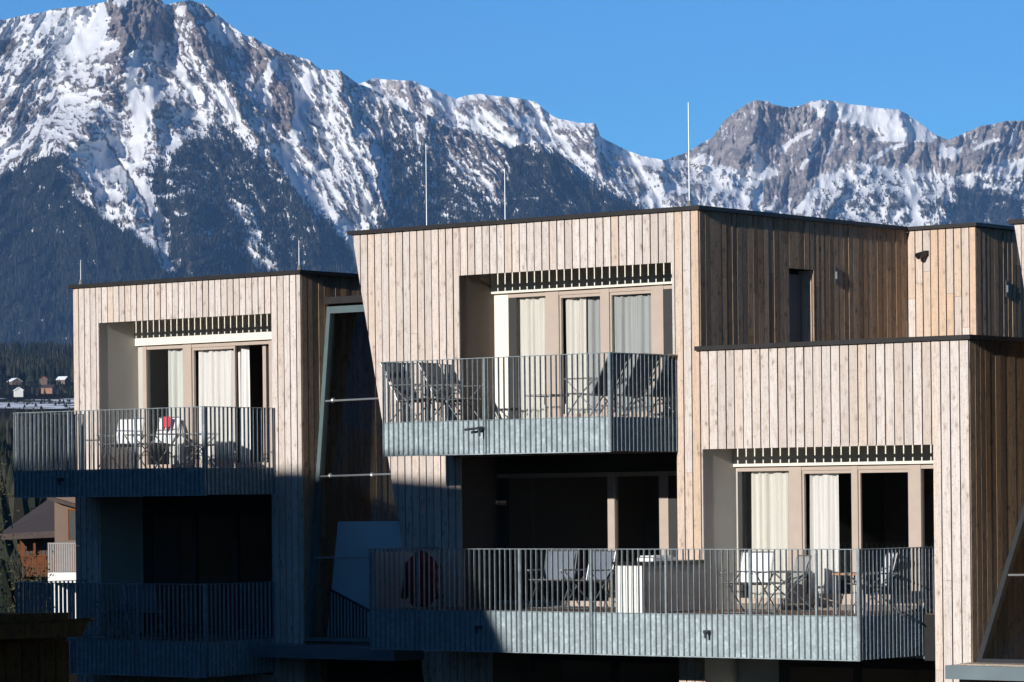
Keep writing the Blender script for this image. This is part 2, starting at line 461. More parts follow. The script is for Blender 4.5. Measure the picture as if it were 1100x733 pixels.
def balcony(root, s0, s1, ztop, zf, zb, tside, sections, tf=-P, left_side=True, pitch=.104, spouts=(), deck_in=.9, solid_left=False):
    """deck, sheet fascia with flat bars in front, top rail; the front stands at t=tf"""
    zd = zf - .04
    sl = MB(); sl.box(s0 + .03, s1 - .03, tf + .06, -.004, zb + .12, zd)
    sl.build('balcony_slab', M['concrete'], root); 
    bal = col.objects[-1]
    dk = MB(); n = int((s1 - s0 - .1) / .14)
    for k in range(n):
        dk.box(s0 + .05 + k * .14, s0 + .05 + k * .14 + .132, tf + .07, -.006, zd + .002, zd + .03)
    dk.build('decking', M['deck'], bal)
    fa = MB()
    fa.box(s0, s1, tf + .022, tf + .03, zb + .002, zf)
    fa.box(s1 - .03, s1 - .022, tf + .031, tside, zb + .002, zf)
    if left_side: fa.box(s0 + .022, s0 + .03, tf + .031, -.004, zb + .002, zf)
    k = 0
    s = s0 + .03
    while s < s1 - .02:                      # bolt heads in two rows
        for zz in (zb + (zf - zb) * .28, zb + (zf - zb) * .72):
            fa.box(s + .04, s + .052, tf + .016, tf + .021, zz, zz + .012)
        s += pitch
    fa.box(s0 - .004, s1 + .004, tf - .004, tf + .034, zb - .012, zb)
    fa.build('fascia', M['galv'], bal)
    ra = MB(); rng = random.Random(int(s0 * 100))
    s = s0 + .01
    while s < s1 - .02:
        w = .009; j = rng.uniform(-.002, .002)
        ra.box(s + j, s + j + w, tf - .018, tf + .018, zb + .003, ztop - .012)
        s += pitch
    for q in sections:
        ra.box(q - .015, q + .015, tf - .024, tf + .016, zb - .004, ztop - .014)
    ra.box(s0, s1, tf - .023, tf + .019, ztop - .011, ztop)
    ra.box(s0 + .01, s1 - .03, tf + .004, tf + .021, zf + .001, zf + .012)
    t = tf + .05
    while t < tside - .02:
        ra.box(s1 - .018, s1 + .022, t, t + .009, zb + .003, ztop - .012); t += pitch
    ra.box(s1 - .019, s1 + .023, tf + .02, tside, ztop - .011, ztop)
    ra.box(s1 - .022, s1 + .023, tf - .024, tf - .0235 + .03, zb + .002, ztop + .004)
    if left_side:
        t = tf + .05
        while t < -.02:
            ra.box(s0 - .022, s0 + .018, t, t + .009, zb + .003, ztop - .012); t += pitch
        ra.box(s0 - .023, s0 + .019, tf + .02, -.004, ztop - .011, ztop)
    ra.build('railing', M['bar'], bal)
    for q, zz in spouts:
        sp = MB(); sp.tube(L(q, tf + .02, zz), L(q, tf - .16, zz), .028, 10)
        sp.tube(L(q, tf - .13, zz + .01), L(q, tf - .13, zz - .13), .02, 10)
        sp.tube(L(q, tf - .13, zz), L(q - .28, tf - .14, zz - .02), .02, 10)
        sp.build('drain_spout', M['blackframe'], bal)
    return bal

def coping(mb, pts, zt, h=.065, over=.055, width=.32):
    pass

def lightning_rod(s, t, z0, z1, label, r=.009):
    o = empty('lightning_rod', L(s, t, z0), label, 'lightning rod', 'lightning rods on the roofs')
    m = MB(); m.tube(L(s, t, z0), L(s, t, z1), r, 8, r * .6); m.build('rod', M['rod'], o)
    m = MB(); m.tube(L(s, t, z0 - .03), L(s, t, z0 + .1), .05, 10, .022); m.build('foot', M['concrete'], o)

RN = random.Random(5)
# ================================================================== central block
LEAN = lambda z: -7.186 + (4.541 - z) * .1962        # the leaning left edge of the facade
cb = empty('timber_block', L(-3, 3, GZ), 'central timber clad block with the leaning left edge and the highest flat roof', 'building', 'timber apartment blocks')
ZT = 4.50
out = [(LEAN(GZ), GZ), (-.002, GZ), (-.002, ZT), (LEAN(ZT), ZT)]
N1 = (-4.853, -.52, 1.2, 3.70); N2 = (-4.86, -.47, -1.8, .70); N0 = (-4.25, -.47, GZ, -2.45)
m = MB()
boards(m, out, [N1, (N2[0], N2[1], N2[2] - .6, N2[3]), N0], .1555, .021, .028, front(0), RN, start=-.002 - .1555 * 60,
       warm=lambda a, z: (.08 + (.55 if a > -.52 and z < .9 else 0) + (.10 if z < .6 else 0)))
m.build('front_cladding', M['wood'], cb)
m = MB()
boards(m, [(LEAN(GZ) + .05, GZ), (-.06, GZ), (-.06, ZT - .02), (LEAN(ZT) + .05, ZT - .02)],
       [(N1[0] - .2, N1[1] + .2, N1[2] - .1, N1[3] + .34), (N2[0] - .2, N2[1] + .2, N2[2] - .5, N2[3] + .14), (N0[0] - .2, N0[1] + .2, GZ, N0[3] + .1)],
       30, 0, .2, front(.06), RN, start=-15, tilt=0, joints=False)
m.box(N1[0] - .2, N1[1] + .2, .03, .058, N1[3] + .05, N1[3] + .1)
m.build('wall_core', M['membrane'], cb)
TB = 10.0
m = MB()
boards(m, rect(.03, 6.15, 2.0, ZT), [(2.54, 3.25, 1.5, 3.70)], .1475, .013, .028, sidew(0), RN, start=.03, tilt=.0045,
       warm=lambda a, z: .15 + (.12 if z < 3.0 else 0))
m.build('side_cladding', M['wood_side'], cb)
m = MB()                                                 # solid body: side walls, rear, roof
m.box(-.26, -.05, .262, 2.53, GZ, ZT - .02); m.box(-.26, -.05, 3.26, 6.1, GZ, ZT - .02); m.box(-.26, -.05, 2.53, 3.26, 3.71, ZT - .02)
m.box(-.262, -.052, 2.53, 3.26, GZ, 2.2)
m.box(-6.9, -.06, TB, TB + .2, GZ, ZT - .02)
m.box(-7.0, -.05, .27, TB + .2, ZT - .16, ZT - .04)
m.build('wall_core', M['membrane'], cb)
m = MB()                                                 # leaning left wall
m.hexa([L(LEAN(GZ) + .03, .03, GZ), L(LEAN(GZ) + .25, .03, GZ), L(LEAN(GZ) + .25, TB, GZ), L(LEAN(GZ) + .03, TB, GZ),
        L(LEAN(ZT) + .03, .03, ZT - .02), L(LEAN(ZT) + .25, .03, ZT - .02), L(LEAN(ZT) + .25, TB, ZT - .02), L(LEAN(ZT) + .03, TB, ZT - .02)])
m.build('leaning_wall', M['wood_side'], cb)
# storey slabs
m = MB()
for z in (1.02, -1.98): m.box(-5.6, -.3, .27, 6, z, z + .16)
m.build('floor_slab', M['concrete'], cb)
# terrace door recess in the side wall
m = MB(); m.box(-.30, -.04, 2.545, 2.56, 2.2, 3.695); m.box(-.32, -.30, 2.545, 3.245, 2.2, 3.695); m.build('door_recess', M['darkframe'], cb)
m = MB(); m.box(-.28, -.035, 3.228, 3.246, 2.2, 3.695); m.build('door_reveal', M['wood'], cb)
m = MB(); m.box(-.295, -.287, 2.60, 3.2, 2.2, 3.66); m.build('terrace_door', M['glass'], cb)
# rear bay
m = MB()
boards(m, rect(0.002, 1.338, 2.0, ZT - .01), [], .152, .021, .028, front(6.15), RN, start=0.002, warm=lambda a, z: RN.choice([.1, .25, .5, .8, .95]))
m.build('bay_front_cladding', M['wood'], cb)
m = MB()
boards(m, rect(6.18, 11.0, 2.0, ZT - .01), [], .1475, .013, .028, sidew(1.338), RN, start=6.18, tilt=.0045, warm=lambda a, z: .12)
m.build('bay_side_cladding', M['wood_side'], cb)
m = MB(); m.box(-.04, 1.29, 6.2, 11, GZ, ZT - .03); m.build('bay_core', M['membrane'], cb)
# roof edges
m = MB(); c = .055
m.box(LEAN(ZT) - .07, c, -c, .30, ZT, ZT + .065)
m.box(-.30, c + .002, .302, 6.08, ZT, ZT + .064)
m.box(-.30, 1.338 + c, 6.09, 6.4, ZT + .001, ZT + .063)
m.box(1.05, 1.34 + c, 6.402, 11, ZT, ZT + .062)
m.box(LEAN(ZT) - .07, LEAN(ZT) + .2, .302, TB + .2, ZT, ZT + .064)
m.build('coping', M['coping'], cb)
m = MB(); m.box(-3.1, -2.9, 1.0, 1.2, ZT - .05, ZT + .11); m.build('roof_vent', M['blackframe'], cb)
d1 = .93
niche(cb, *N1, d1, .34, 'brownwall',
      [('d', -4.57, -4.40), ('g', -4.40, -3.77), ('p', -3.77, -3.50), ('g', -3.50, -2.63, 1), ('p', -2.63, -2.46), ('g', -2.46, -1.60, 1), ('p', -1.60, -1.37), ('d', -1.37, -.52)],
      3.43, 1.22, back_left='header')
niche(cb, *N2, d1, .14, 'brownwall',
      [('d', -4.85, -4.66), ('g', -4.66, -2.53), ('p', -2.53, -2.39), ('g', -2.39, -1.49), ('p', -1.49, -1.31), ('d', -1.31, -.47)],
      .42, -1.78, header=False)
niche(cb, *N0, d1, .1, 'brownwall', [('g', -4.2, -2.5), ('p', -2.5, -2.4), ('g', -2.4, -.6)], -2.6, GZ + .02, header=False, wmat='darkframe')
for q in ((-4.42, -1.782, -4.1), ): pass
m = MB()
m.box(N2[0] - .019, N2[1] + .019, .05, .94, -1.81, -1.785); m.build('loggia_floor', M['deck'], cb)
m = MB(); m.box(N1[0] - .019, N1[1] + .019, .05, .94, 1.19, 1.215); m.build('loggia_floor', M['deck'], cb)
balcony(cb, -5.04, -.452, 2.235, 1.242, .716, -.004, [-4.40, -2.91], left_side=True, spouts=[(-2.93, 1.12)])

# ================================================================== right wing
rw = empty('timber_wing', L(2.5, 3, GZ), 'low timber clad wing with roof terrace parapet right of the central block', 'building', 'timber apartment blocks')
WT = 2.29; WR = 4.868
W1 = (.04, 4.245, -1.8, .745); W0 = (.04, 4.245, GZ, -2.45)
m = MB()
boards(m, rect(.004, WR, GZ, WT), [(W1[0], W1[1], W1[2] - .6, W1[3]), W0], .162, .021, .028, front(-.004), RN, start=WR - .162 * 60,
       warm=lambda a, z: .10)
m.build('front_cladding', M['wood'], rw)
m = MB()
boards(m, rect(.01, WR - .06, GZ, WT - .02), [(W1[0] - .05, W1[1] + .2, W1[2] - .5, W1[3] + .34), (W0[0] - .05, W0[1] + .2, GZ, W0[3] + .1)],
       30, 0, .2, front(.055), RN, start=-15, tilt=0, joints=False)
m.box(W1[0] - .05, W1[1] + .2, .03, .05, W1[3] + .05, W1[3] + .1)
m.box(WR - .26, WR - .06, .26, 8, GZ, WT - .02); m.box(.02, WR - .06, .26, 8, 1.9, 2.0); m.box(.02, WR - .06, 8, 8.2, GZ, WT - .02)
m.build('wall_core', M['membrane'], rw)
m = MB()
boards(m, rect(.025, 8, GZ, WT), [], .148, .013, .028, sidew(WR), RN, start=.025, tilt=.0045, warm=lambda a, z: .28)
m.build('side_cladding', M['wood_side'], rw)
m = MB()
m.box(-.06, WR + .06, -.062, .28, WT, WT + .068); m.box(WR - .25, WR + .062, .282, 8.2, WT, WT + .067)
m.build('coping', M['coping'], rw)
m = MB(); m.box(.05, WR - .3, .3, 6.1, 2.004, 2.05); m.build('terrace_floor', M['gravel'], rw)
niche(rw, *W1, .915, .34, 'plaster',
      [('d', .05, .13), ('g', .13, 1.04), ('p', 1.04, 1.27), ('g', 1.27, 2.21, 1), ('p', 2.21, 2.31), ('g', 2.31, 3.24, 1), ('p', 3.24, 3.45), ('g', 3.45, 4.24)],
      .47, -1.70)
niche(rw, *W0, .915, .1, 'plaster', [('d', .8, .95), ('g', .95, 2.2), ('p', 2.2, 2.3), ('g', 2.3, 4.2)], -2.6, GZ + .02, header=False, wmat='darkframe')
m = MB()
m.box(W1[0] - .019, W1[1] + .019, .05, .93, -1.81, -1.785)
m.build('loggia_floor', M['deck'], rw)
m = MB(); m.box(.1, WR - .3, .27, 6, -1.98, -1.82); m.build('floor_slab', M['concrete'], rw)
balcony(rw, -5.36, 4.03, -.782, -1.772, -2.405, .50, [-4.33, -2.25, -.84, .58, 2.12, 3.3], left_side=True, spouts=[])
bal_low = [o for o in rw.children if o.name.startswith('balcony_slab')][0]
for q in (-3.05, 1.36):
    sp = MB(); sp.tube(L(q, -P + .02, -2.03), L(q, -P - .12, -2.03), .03, 10); sp.tube(L(q, -P - .1, -2.02), L(q, -P - .1, -2.12), .02, 10)
    sp.build('drain_spout', M['blackframe'], bal_low)
m = MB(); m.box(4.056, 4.246, -.012, .048, -2.48, -1.79); m.build('side_filler', M['membrane'], rw)
m = MB(); m.box(-5.325, -5.305, -P + .05, -.02, -1.77, -.85); m.build('privacy_screen', M['screen'], bal_low)

# ================================================================== left block
lb = empty('timber_block', L(-11, 3, GZ), 'left timber clad block with two stacked balconies and a mostly open sliding door', 'building', 'timber apartment blocks')
LT = 3.90; SA, SB = -13.91, -8.38
LT1 = (-13.253, -9.06, .55, 3.248); LT2 = (-13.258, -9.087, -2.4, .13)
m = MB()
boards(m, rect(SA, SB, GZ, LT), [LT1, (LT2[0], LT2[1], LT2[2] - .6, LT2[3])], .147, .021, .028, front(0), RN, start=SA, warm=lambda a, z: .04)
m.build('front_cladding', M['wood'], lb)
m = MB()
boards(m, rect(SA + .05, SB - .06, GZ, LT - .02), [(LT1[0] - .2, LT1[1] + .2, LT1[2] - .1, LT1[3] + .30), (LT2[0] - .2, LT2[1] + .2, LT2[2] - .5, LT2[3] + .14)],
       30, 0, .2, front(.06), RN, start=-25, tilt=0, joints=False)
m.box(LT1[0] - .2, LT1[1] + .2, .03, .058, LT1[3] + .04, LT1[3] + .085)
m.box(SA + .05, SA + .2, .262, 9, GZ, LT - .02); m.box(SB - .26, SB - .06, .262, 9, GZ, LT - .02); m.box(SA, SB - .06, 9, 9.2, GZ, LT - .02)
m.box(SA + .06, SB - .06, .27, 9, LT - .15, LT - .04)
m.build('wall_core', M['membrane'], lb)
m = MB()
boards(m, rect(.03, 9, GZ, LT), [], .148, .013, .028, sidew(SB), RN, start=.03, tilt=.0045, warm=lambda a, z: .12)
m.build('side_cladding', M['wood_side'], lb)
m = MB()
m.box(SA - .06, SB + .055, -.055, .3, LT, LT + .065); m.box(SB - .25, SB + .057, .302, 9.2, LT, LT + .064); m.box(SA - .06, SA + .2, .302, 9.2, LT, LT + .064)
m.build('coping', M['coping'], lb)
niche(lb, *LT1, 1.0, .30, 'plaster',
      [('p', -13.14, -13.05), ('g', -13.05, -12.13), ('p', -12.13, -11.92), ('g', -11.92, -10.87, 1), ('p', -10.03, -9.93)],
      2.86, .60)
niche(lb, *LT2, 1.0, .14, 'plaster',
      [('d', -13.2, -13.0), ('g', -13.0, -11.95), ('p', -11.95, -11.87), ('g', -11.87, -10.94), ('p', -10.94, -10.86), ('g', -10.86, -10.05), ('p', -10.05, -9.93)],
      -.16, -2.38, header=False, wmat='darkframe')
m = MB(); m.box(-10.29, -10.21, 1.12, 1.9, .62, 2.78); m.build('open_sash', M['frame'], lb)
m = MB()
m.box(LT1[0] - .019, LT1[1] + .019, .05, 1.01, .535, .568); m.build('loggia_floor', M['deck'], lb)
m = MB(); m.box(LT2[0] - .019, LT2[1] + .019, .05, 1.01, -2.435, -2.402); m.build('loggia_floor', M['deck'], lb)
m = MB(); m.box(SA + .3, SB - .3, .27, 6, .37, .53); m.box(SA + .3, SB - .3, .27, 6, -2.6, -2.44); m.build('floor_slab', M['concrete'], lb)
balcony(lb, -13.63, -9.0, 1.615, .575, .12, -.004, [-12.25, -10.62], spouts=[])
balcony(lb, -13.63, -9.03, -1.385, -2.37, -2.96, -.004, [-12.25, -10.62], spouts=[])
bl = [o for o in lb.children if o.name.startswith('balcony_slab')]
for o, zz in zip(bl, (.42, -2.6)):
    sp = MB(); sp.tube(L(-12.4, -P + .02, zz), L(-12.4, -P - .12, zz), .03, 10); sp.tube(L(-12.4, -P - .1, zz + .01), L(-12.4, -P - .1, zz - .1), .02, 10)
    sp.build('drain_spout', M['blackframe'], o)

# ================================================================== next block on the right
nb = empty('timber_block', L(10, 3, GZ), 'timber clad block cut by the right picture edge with only its sunlit upper corner showing', 'building', 'timber apartment blocks')
NT = 3.95
NL = lambda z: 5.66 + (NT - z) * .165
m = MB()
boards(m, [(NL(GZ), GZ), (13, GZ), (13, NT), (NL(NT), NT)], [], .155, .012, .028, front(0), RN, start=5, warm=lambda a, z: .1)
m.build('front_cladding', M['wood'], nb)
m = MB()
m.hexa([L(NL(GZ) + .03, .03, GZ), L(12.9, .03, GZ), L(12.9, 5.5, GZ), L(NL(GZ) + .03, 5.5, GZ), L(NL(NT) + .03, .03, NT - .02), L(12.9, .03, NT - .02), L(12.9, 5.5, NT - .02), L(NL(NT) + .03, 5.5, NT - .02)])
m.build('wall_core', M['membrane'], nb)
m = MB(); m.box(NL(NT) - .07, 13.05, -.055, .3, NT, NT + .066); m.build('coping', M['coping'], nb)
m = MB(); m.box(NL(NT) + .05, NL(NT) + .3, .31, 5.4, NT, NT + .06); m.build('coping', M['coping'], nb)

# ================================================================== glazed links
def link(root, sl, sr, p_top, p_bot, mats, bars, zl, wall_t):
    (t0, z0), (t1, z1) = p_top, p_bot
    q = lambda s, z, o=0.0: L(s, t0 + (t1 - t0) * (z - z0) / (z1 - z0) + o, z)
    def beam(sa, za, sb, zb, w, d):
        mb_ = MB()
        return mb_
    fr = MB()
    fr.hexa([q(sl, z1, -.05), q(sl + .085, z1, -.05), q(sl + .085, z1, .08), q(sl, z1, .08), q(sl, z0, -.05), q(sl + .085, z0, -.05), q(sl + .085, z0, .08), q(sl, z0, .08)])
    fr.hexa([q(sl + .086, z0 - .12, -.048), q(sr, z0 - .12, -.048), q(sr, z0 - .12, .07), q(sl + .086, z0 - .12, .07), q(sl + .086, z0, -.048), q(sr, z0, -.048), q(sr, z0, .07), q(sl + .086, z0, .07)])
    fr.hexa([q(sl + .086, z1, -.06), q(sr, z1, -.06), q(sr, z1, .1), q(sl + .086, z1, .1), q(sl + .086, z1 + .06, -.06), q(sr, z1 + .06, -.06), q(sr, z1 + .06, .1), q(sl + .086, z1 + .06, .1)])
    fr.build('glazing_frame', M[mats], root)
    for i, (zb_, nodes) in enumerate(bars):
        m = MB(); m.tube(q(sl + .1, zb_, -.03), q(sr, zb_ + .03, -.03), .018, 8)
        for sn in nodes: m.ball(q(sn, zb_ + .01, -.04), .045)
        m.build('glazing_bar', M['steel'], root)
    zs = [z1 + .06] + sorted(b[0] for b in bars) + [z0 - .12]
    for za, zb_ in zip(zs[:-1], zs[1:]):
        m = MB(); a, b = za + .005, zb_ - .005
        m.hexa([q(sl + .088, a), q(sr, a), q(sr, a, .012), q(sl + .088, a, .012), q(sl + .088, b), q(sr, b), q(sr, b, .012), q(sl + .088, b, .012)])
        m.build('pane', M['linkglass'], root)
    return q
gl = empty('glazed_link', L(-7.3, .8, GZ), 'tall leaning glass stairwell front between the left block and the central block', 'glazed link', 'glazed links between the blocks')
link(gl, -8.376, -5.95, (.738, 3.36), (.08, -2.40), 'greenframe', [(1.72, [-8.1]), (.42, [-8.05, -7.1]), (-.98, [])], None, 3)
m = MB(); m.box(-8.37, -6.98, .60, 3, 3.40, 3.52); m.build('link_roof', M['coping'], gl)
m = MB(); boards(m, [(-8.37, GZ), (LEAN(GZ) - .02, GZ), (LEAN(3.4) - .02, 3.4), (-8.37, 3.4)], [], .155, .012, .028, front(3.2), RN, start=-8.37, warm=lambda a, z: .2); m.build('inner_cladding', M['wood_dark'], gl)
m = MB(); m.prism([(-8.37, GZ), (LEAN(GZ) - .02, GZ), (LEAN(3.4) - .02, 3.4), (-8.37, 3.4)], 0, .1, front(3.26)); m.build('rear_wall', M['membrane'], gl)
m = MB()
m.prism([(-8.34, -2.35), (LEAN(-2.35) - .02, -2.35), (LEAN(-.36) - .02, -.36), (-8.06, -.36)], 0, .06, front(.56)); m.build('stair_wall', M['stairwall'], gl)
m = MB()
for k in range(12):
    s = -8.16 + k * .075; zt = -1.55 - k * .03
    m.box(s, s + .012, .42, .45, -2.38, zt)
m.hexa([L(-8.18, .41, -1.53), L(-7.25, .41, -1.9), L(-7.25, .46, -1.9), L(-8.18, .46, -1.53), L(-8.18, .41, -1.5), L(-7.25, .41, -1.87), L(-7.25, .46, -1.87), L(-8.18, .46, -1.5)])
m.build('stair_railing', M['blackframe'], gl)
m = MB(); m.box(-8.85, -5.7, -.75, 3, -2.66, -2.45); m.build('canopy', M['ledge'], gl)
m = MB(); m.box(-8.7, -5.8, .6, .75, GZ, -2.67); m.build('canopy_post', M['membrane'], gl)
g2 = empty('glazed_link', L(6, .8, GZ), 'sloping anthracite framed glass link at the lower right picture edge', 'glazed link', 'glazed links between the blocks')
link(g2, 4.872, 7.6, (2.25, .9), (.15, -2.50), 'blackframe', [(-1.22, [])], None, 3)
m = MB(); m.box(4.68, 8.5, -.45, 3, -2.72, -2.52); m.build('canopy', M['ledge'], g2)
m = MB(); m.box(4.872, 8.4, -.36, .06, -2.518, -2.49); m.build('gravel_bed', M['gravel'], g2)
m = MB(); boards(m, rect(4.88, 9, GZ, 2.4), [], .155, .012, .028, front(2.7), RN, start=4.88, warm=lambda a, z: .5); m.build('inner_cladding', M['wood_side'], g2)

# ------------------------------------------------------------------ rods, lamps
lightning_rod(-13.80, .1, LT + .06, 4.42, 'short lightning rod at the left corner of the left block roof')
lightning_rod(-8.50, .12, LT + .06, 4.48, 'short lightning rod at the right corner of the left block roof')
lightning_rod(-6.2, .8, ZT - .04, 6.04, 'tall lightning rod near the left end of the central roof')
lightning_rod(-4.5, .8, ZT - .04, 5.50, 'shorter middle lightning rod of the central roof in front of dark forest')
lightning_rod(-.24, .1, ZT + .06, 6.21, 'tall lightning rod at the right corner of the central roof against the sky')
sp = empty('spotlight', L(.30, 6.15, 4.1), 'small black spotlight on the orange boards of the rear bay', 'spotlight')
m = MB(); m.box(.35, .43, 6.09, 6.148, 4.06, 4.14); m.build('bracket', M['black'], sp)
m = MB(); m.tube(L(.39, 6.1, 4.10), L(.33, 5.95, 4.04), .045, 10, .06); m.build('lamp_head', M['black'], sp)
for (s, t, z, lab) in ((0.0, 3.89, 3.50, 'slim wall lamp on the brown side wall right of the terrace door'), (1.338, 7.15, 3.35, 'slim wall lamp on the shaded side of the rear bay')):
    t0_ = t
    w = empty('wall_lamp', L(s, t, z), lab, 'wall lamp', 'wall lamps on the roof terrace')
    m = MB(); m.box(s + .006, s + .03, t - .03, t + .03, z, z + .28); m.build('housing', M['blackframe'], w)
    m = MB(); m.box(s + .031, s + .036, t - .022, t + .022, z + .08, z + .2); m.build('lens', M['lens'], w)

# ------------------------------------------------------------------ curtains
def curtain(s0, s1, t, z0, z1, mat, label, folds=.085, amp=.03, group='curtains behind the balcony windows'):
    n = max(16, int((s1 - s0) / .008)); rng = random.Random(int(s0 * 1000))
    ph = [rng.uniform(0, 6.28) for _ in range(4)]
    vs = []; fs = []
    zs = [z0, z0 + (z1 - z0) * .35, z0 + (z1 - z0) * .7, z1 - .08, z1]
    for j, z in enumerate(zs):
        k = [1.15, 1.05, .95, .8, .7][j]
        for i in range(n + 1):
            a = s0 + (s1 - s0) * i / n
            d = amp * k * (math.sin(a / folds * 6.283 * .5 + ph[0] + 1.6 * math.sin(a * 11 + ph[1])) + .6 * math.sin(a / folds * 6.283 * .23 + ph[2] + .5 * z) + .3 * math.sin(a * 95 + ph[3]))
            vs.append(L(a, t + d, z))
    for j in range(len(zs) - 1):
        for i in range(n): fs.append((j * (n + 1) + i, j * (n + 1) + i + 1, (j + 1) * (n + 1) + i + 1, (j + 1) * (n + 1) + i))
    m = MB(); m.add(vs, fs)
    o = m.build('curtain', M[mat], None, True, origin=L((s0 + s1) / 2, t, z0))
    tag(o, label, 'curtain', group)
curtain(-4.467, -3.787, 1.07, 1.25, 3.38, 'cur_cream', 'cream curtain behind the leftmost pane of the central upper balcony')
curtain(-3.483, -3.033, 1.09, 1.25, 3.38, 'cur_cream', 'narrow cream curtain beside the grey green one, middle pane of the central upper balcony')
curtain(-3.223, -2.523, 1.14, 1.25, 3.38, 'cur_grey', 'grey green curtain behind the middle pane of the central upper balcony')
curtain(-2.467, -1.267, 1.07, 1.25, 3.38, 'cur_grey', 'grey green curtain behind the right pane of the central upper balcony')
curtain(0.229, 1.229, 1.06, -1.66, .40, 'cur_cream', 'wide cream curtain behind the left pane of the right wing')
curtain(1.349, 1.879, 1.06, -1.66, .40, 'cur_white', 'narrow white curtain behind the middle pane of the right wing')
curtain(-12.625, -12.075, 1.15, .65, 2.84, 'cur_mint', 'pale mint curtain behind the left pane of the left block')
curtain(-11.875, -10.995, 1.15, .65, 2.84, 'cur_white', 'white curtain behind the closed sash of the left block')
curtain(-10.997, -10.747, 1.24, .65, 2.84, 'cur_white', 'strip of white curtain at the open door of the left block')

# ------------------------------------------------------------------ furniture
def make_chair(name, label, cat, fab, group, recl=.42, back_h=1.02, seat_z=.40, width=.56, tube='tube'):
    """a folding sling chair; local x right, y forward"""
    r = empty(name, (0, 0, 0), label, cat, group)
    w = width / 2
    yb = -.22; yt = yb - recl * (back_h - seat_z) * 1.0
    def sling(p0, p1, sag):
        m = MB(); vs = []; fs = []; n = 8
        for i in range(n + 1):
            k = i / n; y = p0[0] + (p1[0] - p0[0]) * k; z = p0[1] + (p1[1] - p0[1]) * k
            nx, nz = -(p1[1] - p0[1]), (p1[0] - p0[0]); ln = math.hypot(nx, nz)
            sg = sag * math.sin(math.pi * k)
            y += nx / ln * sg; z += nz / ln * sg
            for x in (-w + .02, -w * .4, w * .4, w - .02): vs.append((x, y, z - (.006 if abs(x) < w * .5 else 0)))
        for i in range(n):
            for j in range(3): fs.append((i * 4 + j, i * 4 + j + 1, i * 4 + j + 5, i * 4 + j + 4))
        k0 = len(vs); vs += [(x, y + .008 * .6, z - .009) for x, y, z in vs]
        fs += [tuple(reversed([a + k0 for a in f])) for f in fs]
        m.add(vs, fs); return m
    sling((yb, seat_z), (.26, seat_z + .04), .02).build('seat', M[fab], r, True)
    sling((yt, back_h), (yb, seat_z + .02), .025).build('backrest', M[fab], r, True)
    m = MB()
    for x in (-w, w): m.path([(x, yb + .02, seat_z - .01), (x, yt, back_h), ], .011)
    m.tube((-w, yt, back_h), (w, yt, back_h), .011); m.build('back_frame', M[tube], r)
    m = MB()
    for x in (-w, w): m.tube((x, yb, seat_z), (x, .28, seat_z + .035), .011)
    m.tube((-w, .28, seat_z + .035), (w, .28, seat_z + .035), .011); m.build('seat_frame', M[tube], r)
    for x in (-w - .02, w + .02):
        MB().path([(x, .30, .0), (x, -.02, .38), (x, -.30, .62)], .011).build('leg', M[tube], r)
        MB().path([(x * .97, -.40, .0), (x * .97, .0, .36), (x * .97, .26, .60)], .011).build('leg', M[tube], r)
        MB().box(x - .022, x + .022, -.33, .29, .61, .632, fr=lambda a, b, c: Vector((a, b, c + .0))).build('armrest', M[tube], r)
    m = MB(); m.tube((-w, .30, .012), (w, .30, .012), .010); m.tube((-w, -.40, .012), (w, -.40, .012), .010); m.build('foot_bar', M[tube], r)
    return r
used = set()
def copy_tree(o, parent=None):
    c = o.copy(); col.objects.link(c)
    if parent is not None: c.parent = parent
    for ch in o.children: copy_tree(ch, c)
    return c
ANGW = -ANG                                # local x -> U
def put(root, s, t, z, face, label=None):
    """face: direction of the chair's front as degrees from the view into the building (0 = faces out)"""
    o = root if root.name not in used else copy_tree(root)
    used.add(root.name)
    o.location = L(s, t, z)
    o.rotation_euler = (0, 0, ANGW + R_(180 + face))
    if label: o['label'] = label
    return o
lounge = make_chair('lounge_chair', 'x', 'chair', 'fab_dark', 'charcoal loungers on the central upper balcony', recl=.55, back_h=1.0, seat_z=.36)
ZD1 = 1.234
put(lounge, -4.62, -1.35, ZD1, 90, 'charcoal reclining chair at the front left corner of the central upper balcony')
put(lounge, -4.35, -.70, ZD1, 93, 'second charcoal reclining chair, behind the front left one on the central upper balcony')
put(lounge, -1.15, -1.30, ZD1, -90, 'charcoal reclining chair behind the front right corner of the central upper balcony railing')
put(lounge, -1.05, -.62, ZD1, -92, 'middle charcoal reclining chair behind the shaded side panel of the central upper balcony')
put(lounge, -1.00, .02, ZD1, -88, 'rearmost charcoal reclining chair behind the shaded side panel of the central upper balcony')
def make_table(name, label, z, s, t, w, d, h, top, legm):
    r = empty(name, L(s, t, z), label, 'table')
    m = MB(); m.box(s - w / 2, s + w / 2, t - d / 2, t + d / 2, z + h - .03, z + h); m.build('table_top', M[top], r)
    for i in (-1, 1):
        for j in (-1, 1):
            MB().tube(L(s + i * (w / 2 - .04), t + j * (d / 2 - .04), z), L(s + i * (w / 2 - .04), t + j * (d / 2 - .04), z + h - .03), .014).build('leg', M[legm], r)
    return r
make_table('side_table', 'small grey side table between the charcoal loungers on the central upper balcony', ZD1, -2.45, -.75, .5, .5, .42, 'panel', 'tube')
wchair = make_chair('folding_chair', 'x', 'chair', 'fab_white', 'white folding chairs on the balconies', recl=.22, back_h=.92, seat_z=.43)
put(wchair, -11.98, -.75, .568, 8, 'bare white folding chair, left of the pair on the left block upper balcony')
put(wchair, -11.12, -.75, .568, -6, 'white folding chair with a red cloth on its back on the left block upper balcony')
put(wchair, 1.28, -.60, -1.78, 5, 'white folding chair in front of the cream curtain on the right wing balcony')
